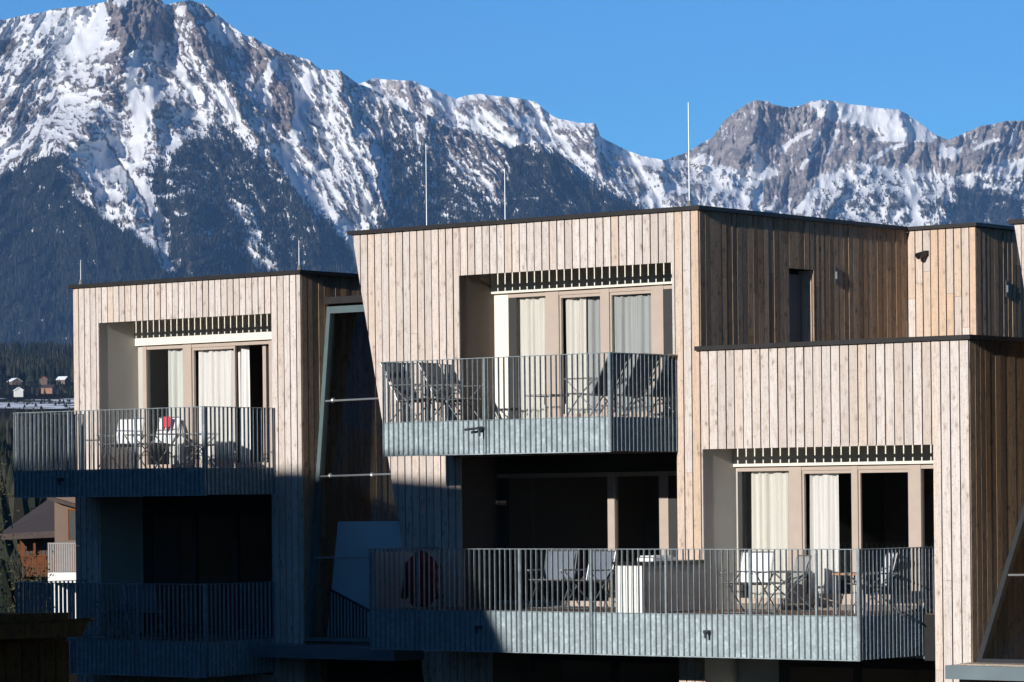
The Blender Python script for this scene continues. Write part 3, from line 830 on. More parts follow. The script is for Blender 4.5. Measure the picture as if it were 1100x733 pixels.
put(wchair, 3.66, -.85, -1.78, -42, 'white folding chair seen through the shaded side railing of the right wing balcony')
gchair = make_chair('folding_chair', 'x', 'chair', 'fab_grey', 'grey folding chairs on the balconies', recl=.25, back_h=.86, seat_z=.42)
put(gchair, 1.72, -.25, -1.78, -35, 'grey folding chair turned sideways behind the white one on the right wing balcony')
bchair = make_chair('folding_chair', 'x', 'chair', 'fab_shaded', 'shade toned pale chairs on the lower balconies', recl=.22, back_h=.92, seat_z=.43)
put(bchair, -3.05, .12, -1.78, 10, 'pale chair darkened as if in shade left of the white fronted cabinet, the farther one')
put(bchair, -2.25, .05, -1.78, -8, 'pale chair darkened as if in shade right beside the white fronted cabinet')
put(bchair, -11.5, -.7, -2.38, 60, 'dim folding chair at the middle of the left block lower balcony')
put(bchair, -12.35, -.6, -2.38, -20, 'dim folding chair near the left end of the left block lower balcony')
tchair = make_chair('folding_chair', 'x', 'chair', 'fab_tan', None, recl=.18, back_h=.86, seat_z=.40)
put(tchair, -10.45, -.35, .568, 126, 'brown backed chair turned sideways beside the white chairs of the left block')
make_table('side_table', 'small brown wooden table behind the shaded side railing of the right wing', -1.78, 3.25, -.55, .55, .6, .62, 'tablewood', 'tube')
def cloth(name, pts_fn, mat, label, cat, nu=14, nv=10, th=.006, origin=None):
    m = MB(); vs = [pts_fn(i / nu, j / nv) for j in range(nv + 1) for i in range(nu + 1)]
    fs = [(j * (nu + 1) + i, j * (nu + 1) + i + 1, (j + 1) * (nu + 1) + i + 1, (j + 1) * (nu + 1) + i) for j in range(nv) for i in range(nu)]
    k0 = len(vs); vs2 = [Vector(p) + V * th for p in vs]
    m.add(vs + vs2, fs + [tuple(a + k0 for a in reversed(f)) for f in fs])
    o = m.build(name, M[mat], None, True, origin=origin or vs[0]); tag(o, label, cat); return o
def redc(a, b):
    z = 1.50 - .20 * b - .05 * b * math.sin(a * 7); return L(-11.12 + .03 + a * .17, -.595 - .03 * b + .01 * math.sin(a * 14), z + .0)
cloth('cloth', redc, 'red', 'small bright red cloth hung over the back of a white chair', 'cloth')
# cabinet between the two flats
cab = empty('cabinet', L(-.2, -.85, -1.78), 'white fronted cabinet with grey side and black top standing across the long lower balcony', 'cabinet')
m = MB(); m.box(-.45, .05, -1.66, -1.64, -1.77, -1.04); m.build('front_panel', M['white'], cab)
m = MB(); m.box(-.448, .052, -1.638, -.02, -1.77, -1.042); m.build('body', M['panel'], cab)
m = MB(); m.box(-.47, .08, -1.69, -.015, -1.038, -.985); m.build('worktop', M['black'], cab)
m = MB(); m.box(-.30, .00, -1.3, -.7, -.983, -.93); m.box(-.28, -.02, -1.25, -.75, -.929, -.90)
tag(m.build('towel', M['towel'], None, origin=L(-.15, -1, -.983)), 'folded white towel lying on the black cabinet top', 'towel')
# dark red jacket hung on the long balcony
jk = empty('jacket', L(-4.6, -1.35, -1.76), 'dark red jacket hung in the shade at the left end of the long lower balcony', 'jacket')
rngj = random.Random(3); m = MB(); ring = []; nk = 26; levels = [(-1.72, .17, .10), (-1.55, .27, .14), (-1.3, .29, .16), (-1.1, .28, .15), (-.98, .24, .13), (-.90, .13, .09), (-.84, .07, .06)]
vs = []; fs = []
for (z, rx, ry) in levels:
    for k in range(nk):
        a = 2 * math.pi * k / nk; w_ = 1 + .13 * math.sin(a * 5 + z * 6) + .06 * math.sin(a * 9 - z * 11)
        vs.append(L(-4.6 + rx * w_ * math.cos(a), -1.35 + ry * w_ * math.sin(a), z + .02 * math.sin(a * 4)))
for j in range(len(levels) - 1):
    for k in range(nk): fs.append((j * nk + k, j * nk + (k + 1) % nk, (j + 1) * nk + (k + 1) % nk, (j + 1) * nk + k))
fs += [tuple(range(nk)), tuple(range((len(levels) - 1) * nk, len(levels) * nk))]
m.add(vs, fs); m.build('jacket_body', M['darkred'], jk, True)
for sgn in (-1, 1):
    m = MB(); m.tube(L(-4.6 + sgn * .22, -1.38, -1.02), L(-4.6 + sgn * .33, -1.40, -1.60), .075, 12, .055); m.build('sleeve', M['darkred'], jk, True)
# (SECTION2)
# ================================================================== noise
def perlin(x, y, seed=0):
    rs = np.random.RandomState(seed); perm = rs.permutation(512).astype(np.int64); perm = np.concatenate([perm, perm])
    ga = rs.rand(512) * 2 * np.pi; gx, gy = np.cos(ga), np.sin(ga)
    xi = np.floor(x).astype(np.int64); yi = np.floor(y).astype(np.int64)
    xf = x - xi; yf = y - yi
    u_ = xf * xf * xf * (xf * (xf * 6 - 15) + 10); v_ = yf * yf * yf * (yf * (yf * 6 - 15) + 10)
    def g(ix, iy, dx, dy):
        h = perm[(perm[ix & 511] + iy) & 511]
        return gx[h] * dx + gy[h] * dy
    a = g(xi, yi, xf, yf); b = g(xi + 1, yi, xf - 1, yf); c = g(xi, yi + 1, xf, yf - 1); d = g(xi + 1, yi + 1, xf - 1, yf - 1)
    return (a + (b - a) * u_ + (c + (d - c) * u_ - (a + (b - a) * u_)) * v_) * 1.5
def fbm(x, y, seed=0, oct=5, gain=.5, ridged=False):
    s = 0; amp = 1; tot = 0
    for o in range(oct):
        n = perlin(x * 2 ** o, y * 2 ** o, seed + o * 7)
        s = s + amp * ((1 - 2 * np.abs(n)) if ridged else n); tot += amp; amp *= gain
    return s / tot
def sstep(a, b, x): k = np.clip((x - a) / (b - a), 0, 1); return k * k * (3 - 2 * k)
def seg_dist(x, y, pts):
    """distance to a polyline and the signed side of it"""
    best = np.full(x.shape, 1e9); side = np.zeros(x.shape)
    for (x0, y0), (x1, y1) in zip(pts[:-1], pts[1:]):
        dx, dy = x1 - x0, y1 - y0
        k = np.clip(((x - x0) * dx + (y - y0) * dy) / (dx * dx + dy * dy), 0, 1)
        d = np.hypot(x - x0 - k * dx, y - y0 - k * dy)
        s = np.sign((x - x0) * dy - (y - y0) * dx)
        m_ = d < best; best = np.where(m_, d, best); side = np.where(m_, s, side)
    return best, side
def poly_mask(x, y, pts, soft):
    ins = np.zeros(x.shape, bool); n = len(pts)
    for i in range(n):
        (x0, y0), (x1, y1) = pts[i], pts[(i + 1) % n]
        if y0 == y1: continue
        c = ((y0 > y) != (y1 > y)) & (x < (x1 - x0) * (y - y0) / (y1 - y0) + x0)
        ins ^= c
    d, _ = seg_dist(x, y, list(pts) + [pts[0]])
    d = np.where(ins, d, -d)
    return sstep(-soft, soft, d)

# bearing (photo column) and elevation (photo row) of a far point -> place
cr, sr_ = math.cos(ROLL), math.sin(ROLL)
def far(x, y, D):
    dx, dy = x - 550.0, y - 536.0
    xr = dx * cr - dy * sr_; yr = dx * sr_ + dy * cr
    return xr / F * D, D, ZC - yr / F * D

# ------------------------------------------------------------------ mountain material
def mountain_mat(name, rock_a, rock_b, scale):
    m, n, l, b = mat_new(name)
    g = N(n, 'NewGeometry'); at = N(n, 'Attribute', attribute_name='snow'); af = N(n, 'Attribute', attribute_name='wood')
    mp = N(n, 'Mapping'); mp.inputs['Scale'].default_value = (scale,) * 3; l.new(g.outputs['Position'], mp.inputs[0])
    no = N(n, 'TexNoise'); no.inputs['Scale'].default_value = 1.0; no.inputs['Detail'].default_value = 8; no.inputs['Roughness'].default_value = .7
    l.new(mp.outputs[0], no.inputs['Vector'])
    n2 = N(n, 'TexNoise'); n2.inputs['Scale'].default_value = .18; n2.inputs['Detail'].default_value = 4; l.new(mp.outputs[0], n2.inputs['Vector'])
    f = mathn(n, l, 'ADD', at.outputs['Fac'], mathn(n, l, 'MULTIPLY', mathn(n, l, 'SUBTRACT', no.outputs[0], .5), 1.25))
    sn = ramp(n, [(.42, (0, 0, 0)), (.58, (1, 1, 1))]); l.new(f, sn.inputs[0])
    rr = ramp(n, [(.38, tuple(x * .4 for x in rock_a)), (.5, rock_a), (.62, rock_b)])
    l.new(mathn(n, l, 'ADD', mathn(n, l, 'MULTIPLY', no.outputs[0], .55), mathn(n, l, 'MULTIPLY', n2.outputs[0], .45)), rr.inputs[0])
    rock = mixc(n, l, af.outputs['Fac'], rr.outputs[0], (.022, .024, .021))
    c = mixc(n, l, sn.outputs[0], rock, (.76, .77, .78))
    l.new(c, b.inputs['Base Color'])
    b.inputs['Roughness'].default_value = .85; b.inputs['Specular IOR Level'].default_value = .1
    return m
M['rockL'] = mountain_mat('snowy rock', (.20, .17, .155), (.36, .31, .28), .11)
M['rockR'] = mountain_mat('snowy limestone', (.28, .245, .22), (.46, .40, .36), .07)
M['far_trees'] = None
mt, n_, l_, b_ = mat_new('conifers')
at_ = N(n_, 'Attribute', attribute_name='tone'); rr_ = ramp(n_, [(0, (.008, .012, .009)), (.6, (.020, .025, .017)), (1, (.045, .042, .032))])
l_.new(at_.outputs['Fac'], rr_.inputs[0]); l_.new(rr_.outputs[0], b_.inputs['Base Color']); b_.inputs['Roughness'].default_value = .9; b_.inputs['Specular IOR Level'].default_value = .1
M['far_trees'] = mt

def cones(px, py, D, hpx, aspect, name, label, seed, levels=1):
    rs = np.random.RandomState(seed); n = len(px)
    X, Y, Z = far(px, py, D)
    H = hpx * D / F; Rr = H * aspect
    vs = []; fs = []; tone = []
    k = 5; base = 0
    for lev in range(levels):
        z0 = Z + H * (0 if lev == 0 else .38) - (H * .1 if lev == 0 else 0); z1 = Z + H * ((1.0 if lev == levels - 1 else .7)); r = Rr * (1 if lev == 0 else .66)
        a0 = rs.rand(n) * 6.28
        ring = []
        for i in range(k):
            a = a0 + i * 2 * np.pi / k
            ring.append(np.stack([X + r * np.cos(a), Y + r * np.sin(a), z0 + 0 * X], 1))
        ap = np.stack([X + (rs.rand(n) - .5) * r * .2, Y, z1], 1)
        V_ = np.stack(ring + [ap], 1).reshape(-1, 3)
        idx = base + np.arange(n)[:, None, None] * (k + 1)
        F_ = np.array([[i, (i + 1) % k, k] for i in range(k)])[None] + idx
        vs.append(V_); fs.append(F_.reshape(-1, 3)); base += len(V_)
        tone.append(np.repeat(rs.rand(n) if lev == 0 else tone0, k + 1))
        if lev == 0: tone0 = tone[0].reshape(n, k + 1)[:, 0]
    o = np_mesh(name, np.concatenate(vs), np.concatenate(fs), M['far_trees'], False, {'tone': np.concatenate(tone)})
    tag(o, label, 'trees', kind='stuff')
    return o

def box_blur(A, r):
    for ax in (0, 1):
        P_ = np.pad(A, [(r + 1, r) if k == ax else (0, 0) for k in (0, 1)], mode='edge').cumsum(ax)
        n_ = A.shape[ax]
        A = (np.take(P_, np.arange(2 * r + 1, n_ + 2 * r + 1), ax) - np.take(P_, np.arange(0, n_), ax)) / (2 * r + 1)
    return A
def massif(name, mat, x0, x1, step, ridge, ybot, rows, Dr, g, spurs, ribs, fan, snow0, snows, chutes, woods, seed, jag=2.0, gul=.27, fine=.6, rough=(1., 1.)):
    """a mountain side: ribs and gullies fan out downhill; snow lies in the hollows, rock stands on the ribs"""
    xs = np.arange(x0, x1 + .1, step)
    rx, ry = zip(*ridge)
    yr = np.interp(xs, rx, ry)
    yr = yr + jag * fbm(xs / 16.0, xs * 0 + .5, seed + 50, 5, .65)
    r = np.linspace(0, 1, rows)[:, None] ** 1.15
    X = np.repeat(xs[None], rows, 0); Y = yr[None] + (ybot - yr[None]) * r
    wx = X + 7 * fbm(X / 26, Y / 26, seed + 1, 4); wy = Y + 7 * fbm(X / 26 + 9, Y / 26, seed + 2, 4)
    D = Dr - g * (Y - yr[None])
    for pts, amp, w in spurs:
        d, sd = seg_dist(wx, wy, pts)
        D = D - amp * np.maximum(0, 1 - d / w)
    fx, fv = zip(*fan)
    sh = np.interp(xs, fx, fv)[None]
    hy = Y - yr[None]
    A_ = X - sh * hy + 5 * fbm(X / 30, Y / 40, seed + 3, 4)
    lumps = fbm(X / 55, Y / 45, seed + 20, 3)
    for k, (sx, sy, amp) in enumerate(ribs):
        w1 = .35 * sx * fbm(X / (sx * .8), Y / (sx * .9), seed + 60 + k, 3)
        D = D - amp * (1 + .8 * lumps) * fbm((A_ + w1) / sx, (Y + w1) / sy, seed + 30 + k, 3 if k < 2 else 2, .5, True)
    D = D - rough[0] * 9 * fbm(X / 4.2, Y / 5.5, seed + 40, 3, .6, True) - rough[1] * 26 * fbm(X / 15, Y / 11, seed + 41, 4, .6)
    # hollows against ribs, at three sizes
    hol = 0
    for rad, wt in ((1, .7), (3, 1.0), (8, .9)):
        h = D - box_blur(D, rad); h = h / (h.std() + 1e-6); hol = hol + wt * np.clip(h, -2.2, 2.2)
    hol = hol / 1.9
    S = np.full(X.shape, snow0)
    for pts, val, soft in snows: S = S + (val - S) * poly_mask(wx, wy, pts, soft)
    calm = np.clip(1.25 - np.abs(S - .5) * 1.1, .35, 1)
    ledge = fbm((X * .8 + Y * .6) / 16, (Y * .8 - X * .6) / 4.5, seed + 4, 4, .6)
    S = S + calm * (gul * hol + .36 * ledge + fine * .8 * fbm(X / 2.4, Y / 2.6, seed + 5, 3, .7))
    for pts, val, w in chutes:
        d, _ = seg_dist(X + 3.5 * fbm(X / 9, Y / 9, seed + 8, 4), Y, pts)
        ww = w * (1 + .5 * fbm(X / 14, Y / 14, seed + 9, 2))
        S = S + (val - S) * (1 - sstep(ww * .5, ww * 1.15, d)) * .95
    W = np.zeros(X.shape)
    for pts, val, soft in woods: W = W + (val - W) * poly_mask(wx, wy, pts, soft)
    dapple = fbm(X / 11, Y / 9, seed + 6, 4, .6)
    W = np.clip(W * (1 + .9 * dapple) - .30 * np.clip(S - .55, 0, 1) * (1 - W), 0, 1)
    m_ = sstep(.5, .85, S) * .8                     # deep snow evens out the ground below it
    D = D * (1 - m_) + box_blur(D, 3) * m_
    Pn = np.stack(far(X, Y, D), -1).reshape(-1, 3)
    ny, nx = X.shape
    i = np.arange(ny - 1)[:, None] * nx + np.arange(nx - 1)[None]
    Fq = np.stack([i, i + 1, i + nx + 1, i + nx], -1).reshape(-1, 4)
    o = np_mesh(name, Pn, Fq, mat, True, {'snow': (S - 1.15 * np.clip(W - .38, 0, 1)).ravel(), 'wood': np.clip(W * 1.1, 0, 1).ravel()})
    tag(o, kind='structure')
    def sample(n, sd_, lo, hi):
        rs = np.random.RandomState(sd_)
        jx = rs.randint(0, nx, n * 4); jr = rs.rand(n * 4)
        yy = yr[jx] + (ybot - yr[jx]) * jr
        ok = (yy < hi) & (yy > lo)
        jx, yy = jx[ok], yy[ok]
        rr_i = np.clip(((yy - yr[jx]) / (ybot - yr[jx])) ** (1 / 1.15) * (rows - 1), 0, rows - 1)
        ji = rr_i.astype(int)
        acc = rs.rand(len(jx)) < np.clip(W[ji, jx] ** 1.3 - .5 * np.clip(S[ji, jx] - .6, 0, 1), 0, 1)
        jx, yy, ji = jx[acc][:n], yy[acc][:n], ji[acc][:n]
        return X[ji, jx], Y[ji, jx], D[ji, jx]
    return sample

# --- left massif
RL = [(-80, 70), (-40, 45), (0, 22), (60, 10), (100, 6), (112, 2), (128, -4), (165, -8), (178, 6), (192, 2), (205, 0), (222, 6), (236, 18), (262, 38), (272, 40), (288, 50), (300, 56), (330, 64), (345, 75), (365, 75), (385, 90),
      (405, 98), (440, 121), (455, 120), (480, 136), (500, 139), (530, 148), (548, 160), (565, 153), (590, 155), (610, 172), (650, 202), (690, 226), (720, 246), (760, 262)]
spurs = [([(120, 10), (125, 40), (112, 75), (103, 115), (88, 150), (55, 175)], 190, 46), ([(165, 5), (150, 60), (158, 95), (168, 140), (190, 200), (215, 280)], 120, 34),
         ([(200, 5), (215, 35), (235, 75), (262, 120), (285, 160), (310, 205), (350, 255)], 170, 36), ([(290, 60), (305, 100), (314, 140)], 110, 20),
         ([(365, 80), (372, 130), (392, 190), (420, 245)], 120, 38), ([(435, 122), (462, 168), (500, 205), (540, 245)], 120, 32),
         ([(500, 140), (522, 158), (545, 195), (575, 245)], 120, 28), ([(575, 155), (602, 185), (660, 220), (700, 246)], 120, 30),
         ([(65, 165), (90, 240), (140, 300), (200, 400)], 160, 60)]
ribs = [(40, 110, 125), (14, 38, 52), (6, 17, 24), (2.9, 7.5, 12)]
fanL = [(-80, -.9), (60, -.75), (110, -.3), (150, 0), (210, .3), (300, .55), (400, .5), (460, .2), (520, .75), (700, .9)]
snows = [([(-80, 60), (60, 15), (112, 8), (126, 40), (108, 100), (80, 150), (40, 165), (-80, 185)], .66, 6),
         ([(45, 25), (112, 8), (120, 38), (92, 62), (70, 55)], 1.0, 6), ([(-20, 30), (50, 18), (95, 12), (70, 40), (10, 52)], .82, 6),
         ([(0, 45), (22, 40), (12, 60), (-20, 62)], .1, 3), ([(-10, 135), (45, 128), (85, 140), (45, 166), (-10, 172)], .80, 8), ([(-10, 105), (40, 100), (60, 118), (30, 135), (-10, 132)], .30, 7),
         ([(118, 2), (165, -6), (185, 20), (184, 46), (150, 44), (138, 60), (145, 70), (118, 36)], .02, 4), ([(112, 62), (142, 70), (134, 130), (108, 108)], .30, 7),  # last polygon: shaded flank of the spur, put in as thinner snow
         ([(123, -6), (140, -4), (136, 8), (124, 6)], 1.0, 3), ([(178, 10), (205, 0), (225, 12), (232, 22), (212, 28), (190, 22)], .22, 4), ([(187, 14), (204, 3), (208, 9), (190, 18)], .9, 2),
         ([(232, 17), (263, 39), (240, 43), (218, 29)], 1.0, 3), ([(205, 30), (245, 50), (255, 85), (228, 80), (205, 50)], .15, 6), ([(262, 42), (292, 55), (290, 82), (266, 80)], .12, 6),
         ([(82, 148), (115, 143), (142, 175), (158, 210), (150, 232), (112, 226), (90, 192)], .82, 6), ([(62, 168), (72, 170), (92, 200), (80, 198)], .12, 4),
         ([(282, 88), (308, 86), (326, 128), (312, 152), (292, 132)], .05, 5),
         ([(320, 75), (368, 80), (392, 150), (398, 235), (352, 214), (322, 170), (318, 120)], .66, 6),
         ([(398, 148), (416, 170), (420, 205), (402, 245), (384, 245), (394, 190)], .80, 5),
         ([(248, 214), (272, 222), (284, 262), (304, 292), (276, 292), (258, 254)], .72, 5), ([(436, 128), (450, 128), (500, 190), (488, 192)], .7, 4),
         ([(470, 225), (505, 218), (512, 238), (478, 240)], .68, 5), ([(510, 155), (545, 165), (560, 200), (548, 225), (525, 190)], .25, 5), ([(440, 116), (500, 136), (560, 152), (612, 170), (640, 200), (560, 196), (470, 168)], .30, 7)]
chutes = [([(146, 58), (139, 88), (146, 118), (151, 148), (146, 168)], 1.0, 7), ([(166, 92), (158, 120), (150, 142)], .95, 8), ([(155, 195), (163, 225), (171, 258), (180, 290)], 1.0, 7),
          ([(187, 150), (178, 170), (185, 195), (196, 208)], .9, 6), ([(292, 70), (281, 95), (290, 116)], 1.0, 6), ([(334, 78), (326, 110), (318, 142), (308, 166), (312, 184), (330, 204), (352, 226), (385, 268)], 1.0, 8),
          ([(112, 148), (136, 186), (155, 216), (167, 250), (175, 285)], 0.0, 1.6), ([(0, 440), (80, 440)], .2, 2), ([(190, 70), (200, 90), (215, 105)], .8, 6), ([(236, 100), (250, 125), (262, 140)], .75, 6)]
woods = [([(-80, 40), (760, 100), (760, 560), (-80, 560)], .07, 20), ([(60, 10), (112, 2), (190, -10), (300, 40), (400, 85), (360, 130), (300, 60), (180, 55), (110, 60)], .0, 8),
         ([(-80, 196), (0, 186), (52, 164), (64, 176), (74, 205), (100, 226), (132, 244), (152, 262), (186, 292), (230, 320), (230, 560), (-80, 560)], 1.0, 5),
         ([(150, 190), (200, 150), (245, 135), (300, 185), (330, 215), (385, 275), (385, 560), (185, 560), (172, 240)], .74, 12),
         ([(250, 216), (272, 224), (284, 262), (302, 290), (278, 290), (260, 254)], .3, 4), ([(158, 195), (172, 250), (186, 292), (175, 292), (160, 240)], .1, 3),
         ([(395, 235), (384, 180), (420, 138), (470, 165), (560, 240), (560, 330), (395, 330)], .62, 8), ([(398, 150), (416, 170), (420, 205), (402, 245), (384, 245), (394, 190)], .2, 5),
         ([(545, 158), (600, 165), (622, 195), (700, 225), (720, 250), (720, 330), (545, 330)], .8, 8), ([(335, 205), (345, 200), (392, 262), (388, 285), (360, 246)], .05, 3)]
smp = massif('mountain', M['rockL'], -90, 765, 1.0, RL, 548, 330, 12400, 5.2, spurs, ribs, fanL, .54, snows, chutes, woods, 11)
px, py, dd = smp(36000, 1, -10, 470)
rs_ = np.random.RandomState(4)
hh = np.interp(py, [60, 160, 320, 470], [2.2, 3.8, 7.5, 11]) * rs_.uniform(.65, 1.3, len(px))
cones(px, py, dd - 6, hh, .20, 'mountain_forest', 'dark conifer forest on the snowy left mountain', 2)

# --- middle ridge behind it
RM = [(330, 100), (370, 92), (386, 90), (400, 84), (420, 86), (445, 87), (458, 94), (470, 98), (490, 107), (500, 103), (515, 101), (540, 104), (560, 106), (575, 110), (590, 122), (600, 128), (625, 132), (640, 133), (645, 147), (665, 158), (690, 168), (712, 172), (735, 172), (770, 180), (820, 196)]
smp = massif('mountain', M['rockR'], 325, 820, 1.0, RM, 560, 210, 15200, 6.0,
             [([(445, 88), (452, 105), (470, 118)], 90, 24), ([(540, 104), (535, 120), (550, 140)], 90, 26), ([(640, 134), (632, 158), (650, 190), (690, 220)], 130, 30), ([(712, 172), (720, 200), (735, 230)], 120, 25)],
             [(44, 90, 110), (18, 40, 55), (8, 20, 26), (3.6, 10, 11)], [(330, .3), (500, .5), (600, .9), (700, .5), (820, -.3)],
             .70, [([(386, 88), (440, 86), (458, 100), (470, 112), (450, 118), (420, 104)], .30, 4), ([(452, 88), (490, 108), (482, 116), (462, 108)], 1.0, 3), ([(494, 106), (560, 108), (588, 122), (560, 122), (500, 118)], .30, 4),
                   ([(600, 140), (632, 144), (640, 166), (612, 160)], .32, 5), ([(636, 136), (648, 148), (640, 152)], .1, 2), ([(628, 164), (660, 172), (690, 190), (690, 214), (650, 190)], .42, 6), ([(740, 160), (760, 190), (750, 230), (720, 230), (722, 190)], .42, 7)],
             [([(640, 150), (690, 175), (730, 178)], .9, 3), ([(696, 220), (712, 200), (735, 205)], .85, 4)],
             [([(330, 120), (820, 150), (820, 560), (330, 560)], .22, 15), ([(600, 168), (660, 200), (700, 232), (600, 232)], .5, 8)], 31, 1.5, gul=.24, fine=.6)
px, py, dd = smp(4500, 2, 110, 270); hh = np.random.RandomState(5).uniform(1.6, 3.4, len(px))
cones(px, py, dd - 6, hh, .24, 'mountain_forest', 'sparse conifers on the middle mountain ridge', 3)

# --- right mountain
RR = [(640, 200), (680, 182), (715, 172), (735, 165), (755, 153), (765, 148), (778, 130), (790, 120), (800, 113), (812, 108), (824, 109), (832, 113), (850, 116), (862, 113), (870, 109), (885, 107), (900, 109), (920, 113), (945, 116), (965, 118), (975, 123), (990, 134), (1003, 144), (1018, 150), (1030, 146), (1040, 141), (1055, 135), (1070, 133), (1080, 130), (1100, 130), (1140, 122), (1200, 140), (1260, 150)]
smp = massif('mountain', M['rockR'], 640, 1250, 1.0, RR, 560, 240, 16500, 6.0,
             [([(815, 108), (812, 135), (800, 165), (770, 190)], 150, 34), ([(845, 116), (856, 140), (850, 175), (840, 200)], 100, 26), ([(885, 110), (890, 150), (880, 190), (870, 240)], 120, 34), ([(960, 120), (955, 150), (940, 180)], 80, 26),
              ([(1080, 131), (1060, 165), (1035, 185), (1010, 240)], 150, 36), ([(1035, 170), (1055, 175), (1075, 200)], 90, 20)],
             [(42, 110, 120), (17, 56, 66), (7, 26, 34), (3.2, 12, 13)], [(640, .3), (760, -.4), (820, 0), (900, -.35), (1000, .2), (1060, -.5), (1250, -.5)],
             .25, [([(866, 108), (885, 106), (970, 119), (1008, 147), (985, 152), (950, 146), (905, 130), (880, 124)], .86, 4), ([(812, 158), (820, 172), (835, 186), (826, 193), (808, 188)], 1.0, 3),
                   ([(735, 170), (758, 166), (775, 176), (812, 182), (790, 196), (745, 186)], .72, 4), ([(770, 150), (800, 150), (812, 160), (800, 178), (768, 176)], .05, 5), ([(640, 200), (740, 186), (815, 196), (860, 190), (870, 260), (640, 260)], .46, 6),
                   ([(862, 198), (920, 172), (960, 180), (1010, 185), (1100, 170), (1250, 170), (1250, 270), (860, 270)], .68, 5), ([(1014, 170), (1052, 168), (1058, 184), (1020, 190)], .08, 3), ([(1008, 158), (1035, 160), (1025, 174), (1010, 172)], 1.0, 3),
                   ([(820, 190), (872, 186), (880, 206), (850, 225), (815, 214)], .16, 5), ([(1040, 205), (1060, 215), (1030, 228), (1015, 226)], .2, 3)],
             [([(835, 162), (862, 145), (872, 140)], .9, 2.2), ([(880, 142), (874, 158)], .85, 2), ([(900, 140), (893, 158), (890, 166)], .85, 2), ([(945, 149), (1000, 150)], .9, 3), ([(935, 172), (955, 160), (970, 156)], .85, 3),
              ([(860, 225), (875, 205), (884, 196)], .9, 5), ([(862, 180), (872, 168)], .85, 3), ([(1048, 160), (1060, 153), (1072, 150)], .85, 2.5), ([(1092, 140), (1086, 156)], .8, 3), ([(795, 215), (806, 206)], .8, 3), ([(978, 195), (984, 240)], .95, 4),
              ([(840, 230), (850, 214)], .8, 2.5), ([(826, 226), (834, 212)], .8, 2.5)],
             [([(700, 190), (870, 200), (870, 260), (700, 260)], .2, 8), ([(868, 206), (940, 182), (1010, 192), (1250, 186), (1250, 560), (868, 560)], .5, 8), ([(972, 190), (986, 190), (990, 245), (978, 245)], .1, 3), ([(1035, 200), (1100, 215), (1100, 260), (1010, 260)], .95, 5)],
             57, 1.5, gul=.15, fine=.35, rough=(.7, .6))
px, py, dd = smp(14000, 3, 150, 300); hh = np.random.RandomState(6).uniform(1.5, 3.2, len(px))
cones(px, py, dd - 6, hh, .26, 'mountain_forest', 'snow dusted conifers on the right mountain', 4)

# ------------------------------------------------------------------ ground, valley hill
def gz(X, Y):
    """height of the ground: level round the houses, then the far side of the valley"""
    k = sstep(500, 1500, Y) * 34 + sstep(1500, 2450, Y) * 40 + np.clip(Y - 2450, 0, 1800) * .056
    h = k * (1 + .06 * fbm(X / 400, Y / 500, 3, 3)) * np.clip(1 - X / 12000, .5, 2)
    left = sstep(60, 420, -X - 60 - .12 * np.clip(Y, -400, 1e9)) * 115 * (1 - sstep(350, 900, Y)) * sstep(-160, 20, Y + .10 * X)
    return h + left
ys_ = np.concatenate([np.linspace(-500, 400, 61), np.linspace(420, 4300, 120), np.linspace(4500, 20000, 12)])
xs_ = np.concatenate([np.linspace(-9000, -1600, 14), np.linspace(-1500, 1500, 151), np.linspace(1600, 9000, 14)])
GX, GY = np.meshgrid(xs_, ys_)
Gz = gz(GX, GY)
Gz = np.where(GY > 4400, np.minimum(Gz, 120), Gz)
i = np.arange(len(ys_) - 1)[:, None] * len(xs_) + np.arange(len(xs_) - 1)[None]
mg, n_, l_, b_ = mat_new('valley ground')
g_ = N(n_, 'NewGeometry'); sp_ = N(n_, 'SeparateXYZ'); l_.new(g_.outputs['Position'], sp_.inputs[0])
no_ = N(n_, 'TexNoise'); no_.inputs['Scale'].default_value = .02; no_.inputs['Detail'].default_value = 8; l_.new(g_.outputs['Position'], no_.inputs['Vector'])
gr_ = ramp(n_, [(.35, (.014, .014, .010)), (.55, (.028, .024, .017)), (.7, (.055, .045, .032))]); l_.new(no_.outputs[0], gr_.inputs[0])
sa_ = N(n_, 'Attribute', attribute_name='snow')
fs_ = mathn(n_, l_, 'ADD', sa_.outputs['Fac'], mathn(n_, l_, 'MULTIPLY', mathn(n_, l_, 'SUBTRACT', no_.outputs[0], .5), .8))
sr2 = ramp(n_, [(.46, (0, 0, 0)), (.54, (1, 1, 1))]); l_.new(fs_, sr2.inputs[0])
l_.new(mixc(n_, l_, sr2.outputs[0], gr_.outputs[0], (.8, .82, .85)), b_.inputs['Base Color']); b_.inputs['Roughness'].default_value = 1.0; b_.inputs['Specular IOR Level'].default_value = 0.0
gs = sstep(1930, 2120, GY) * (1 - sstep(2560, 2640, GY)) * .50 - 1.0 * (GX < -70) * (GY < 1000)
o = np_mesh('ground', np.stack([GX, GY, Gz], -1).reshape(-1, 3), np.stack([i, i + 1, i + len(xs_) + 1, i + len(xs_)], -1).reshape(-1, 4), mg, True, {'snow': gs.ravel()})
tag(o, kind='structure')

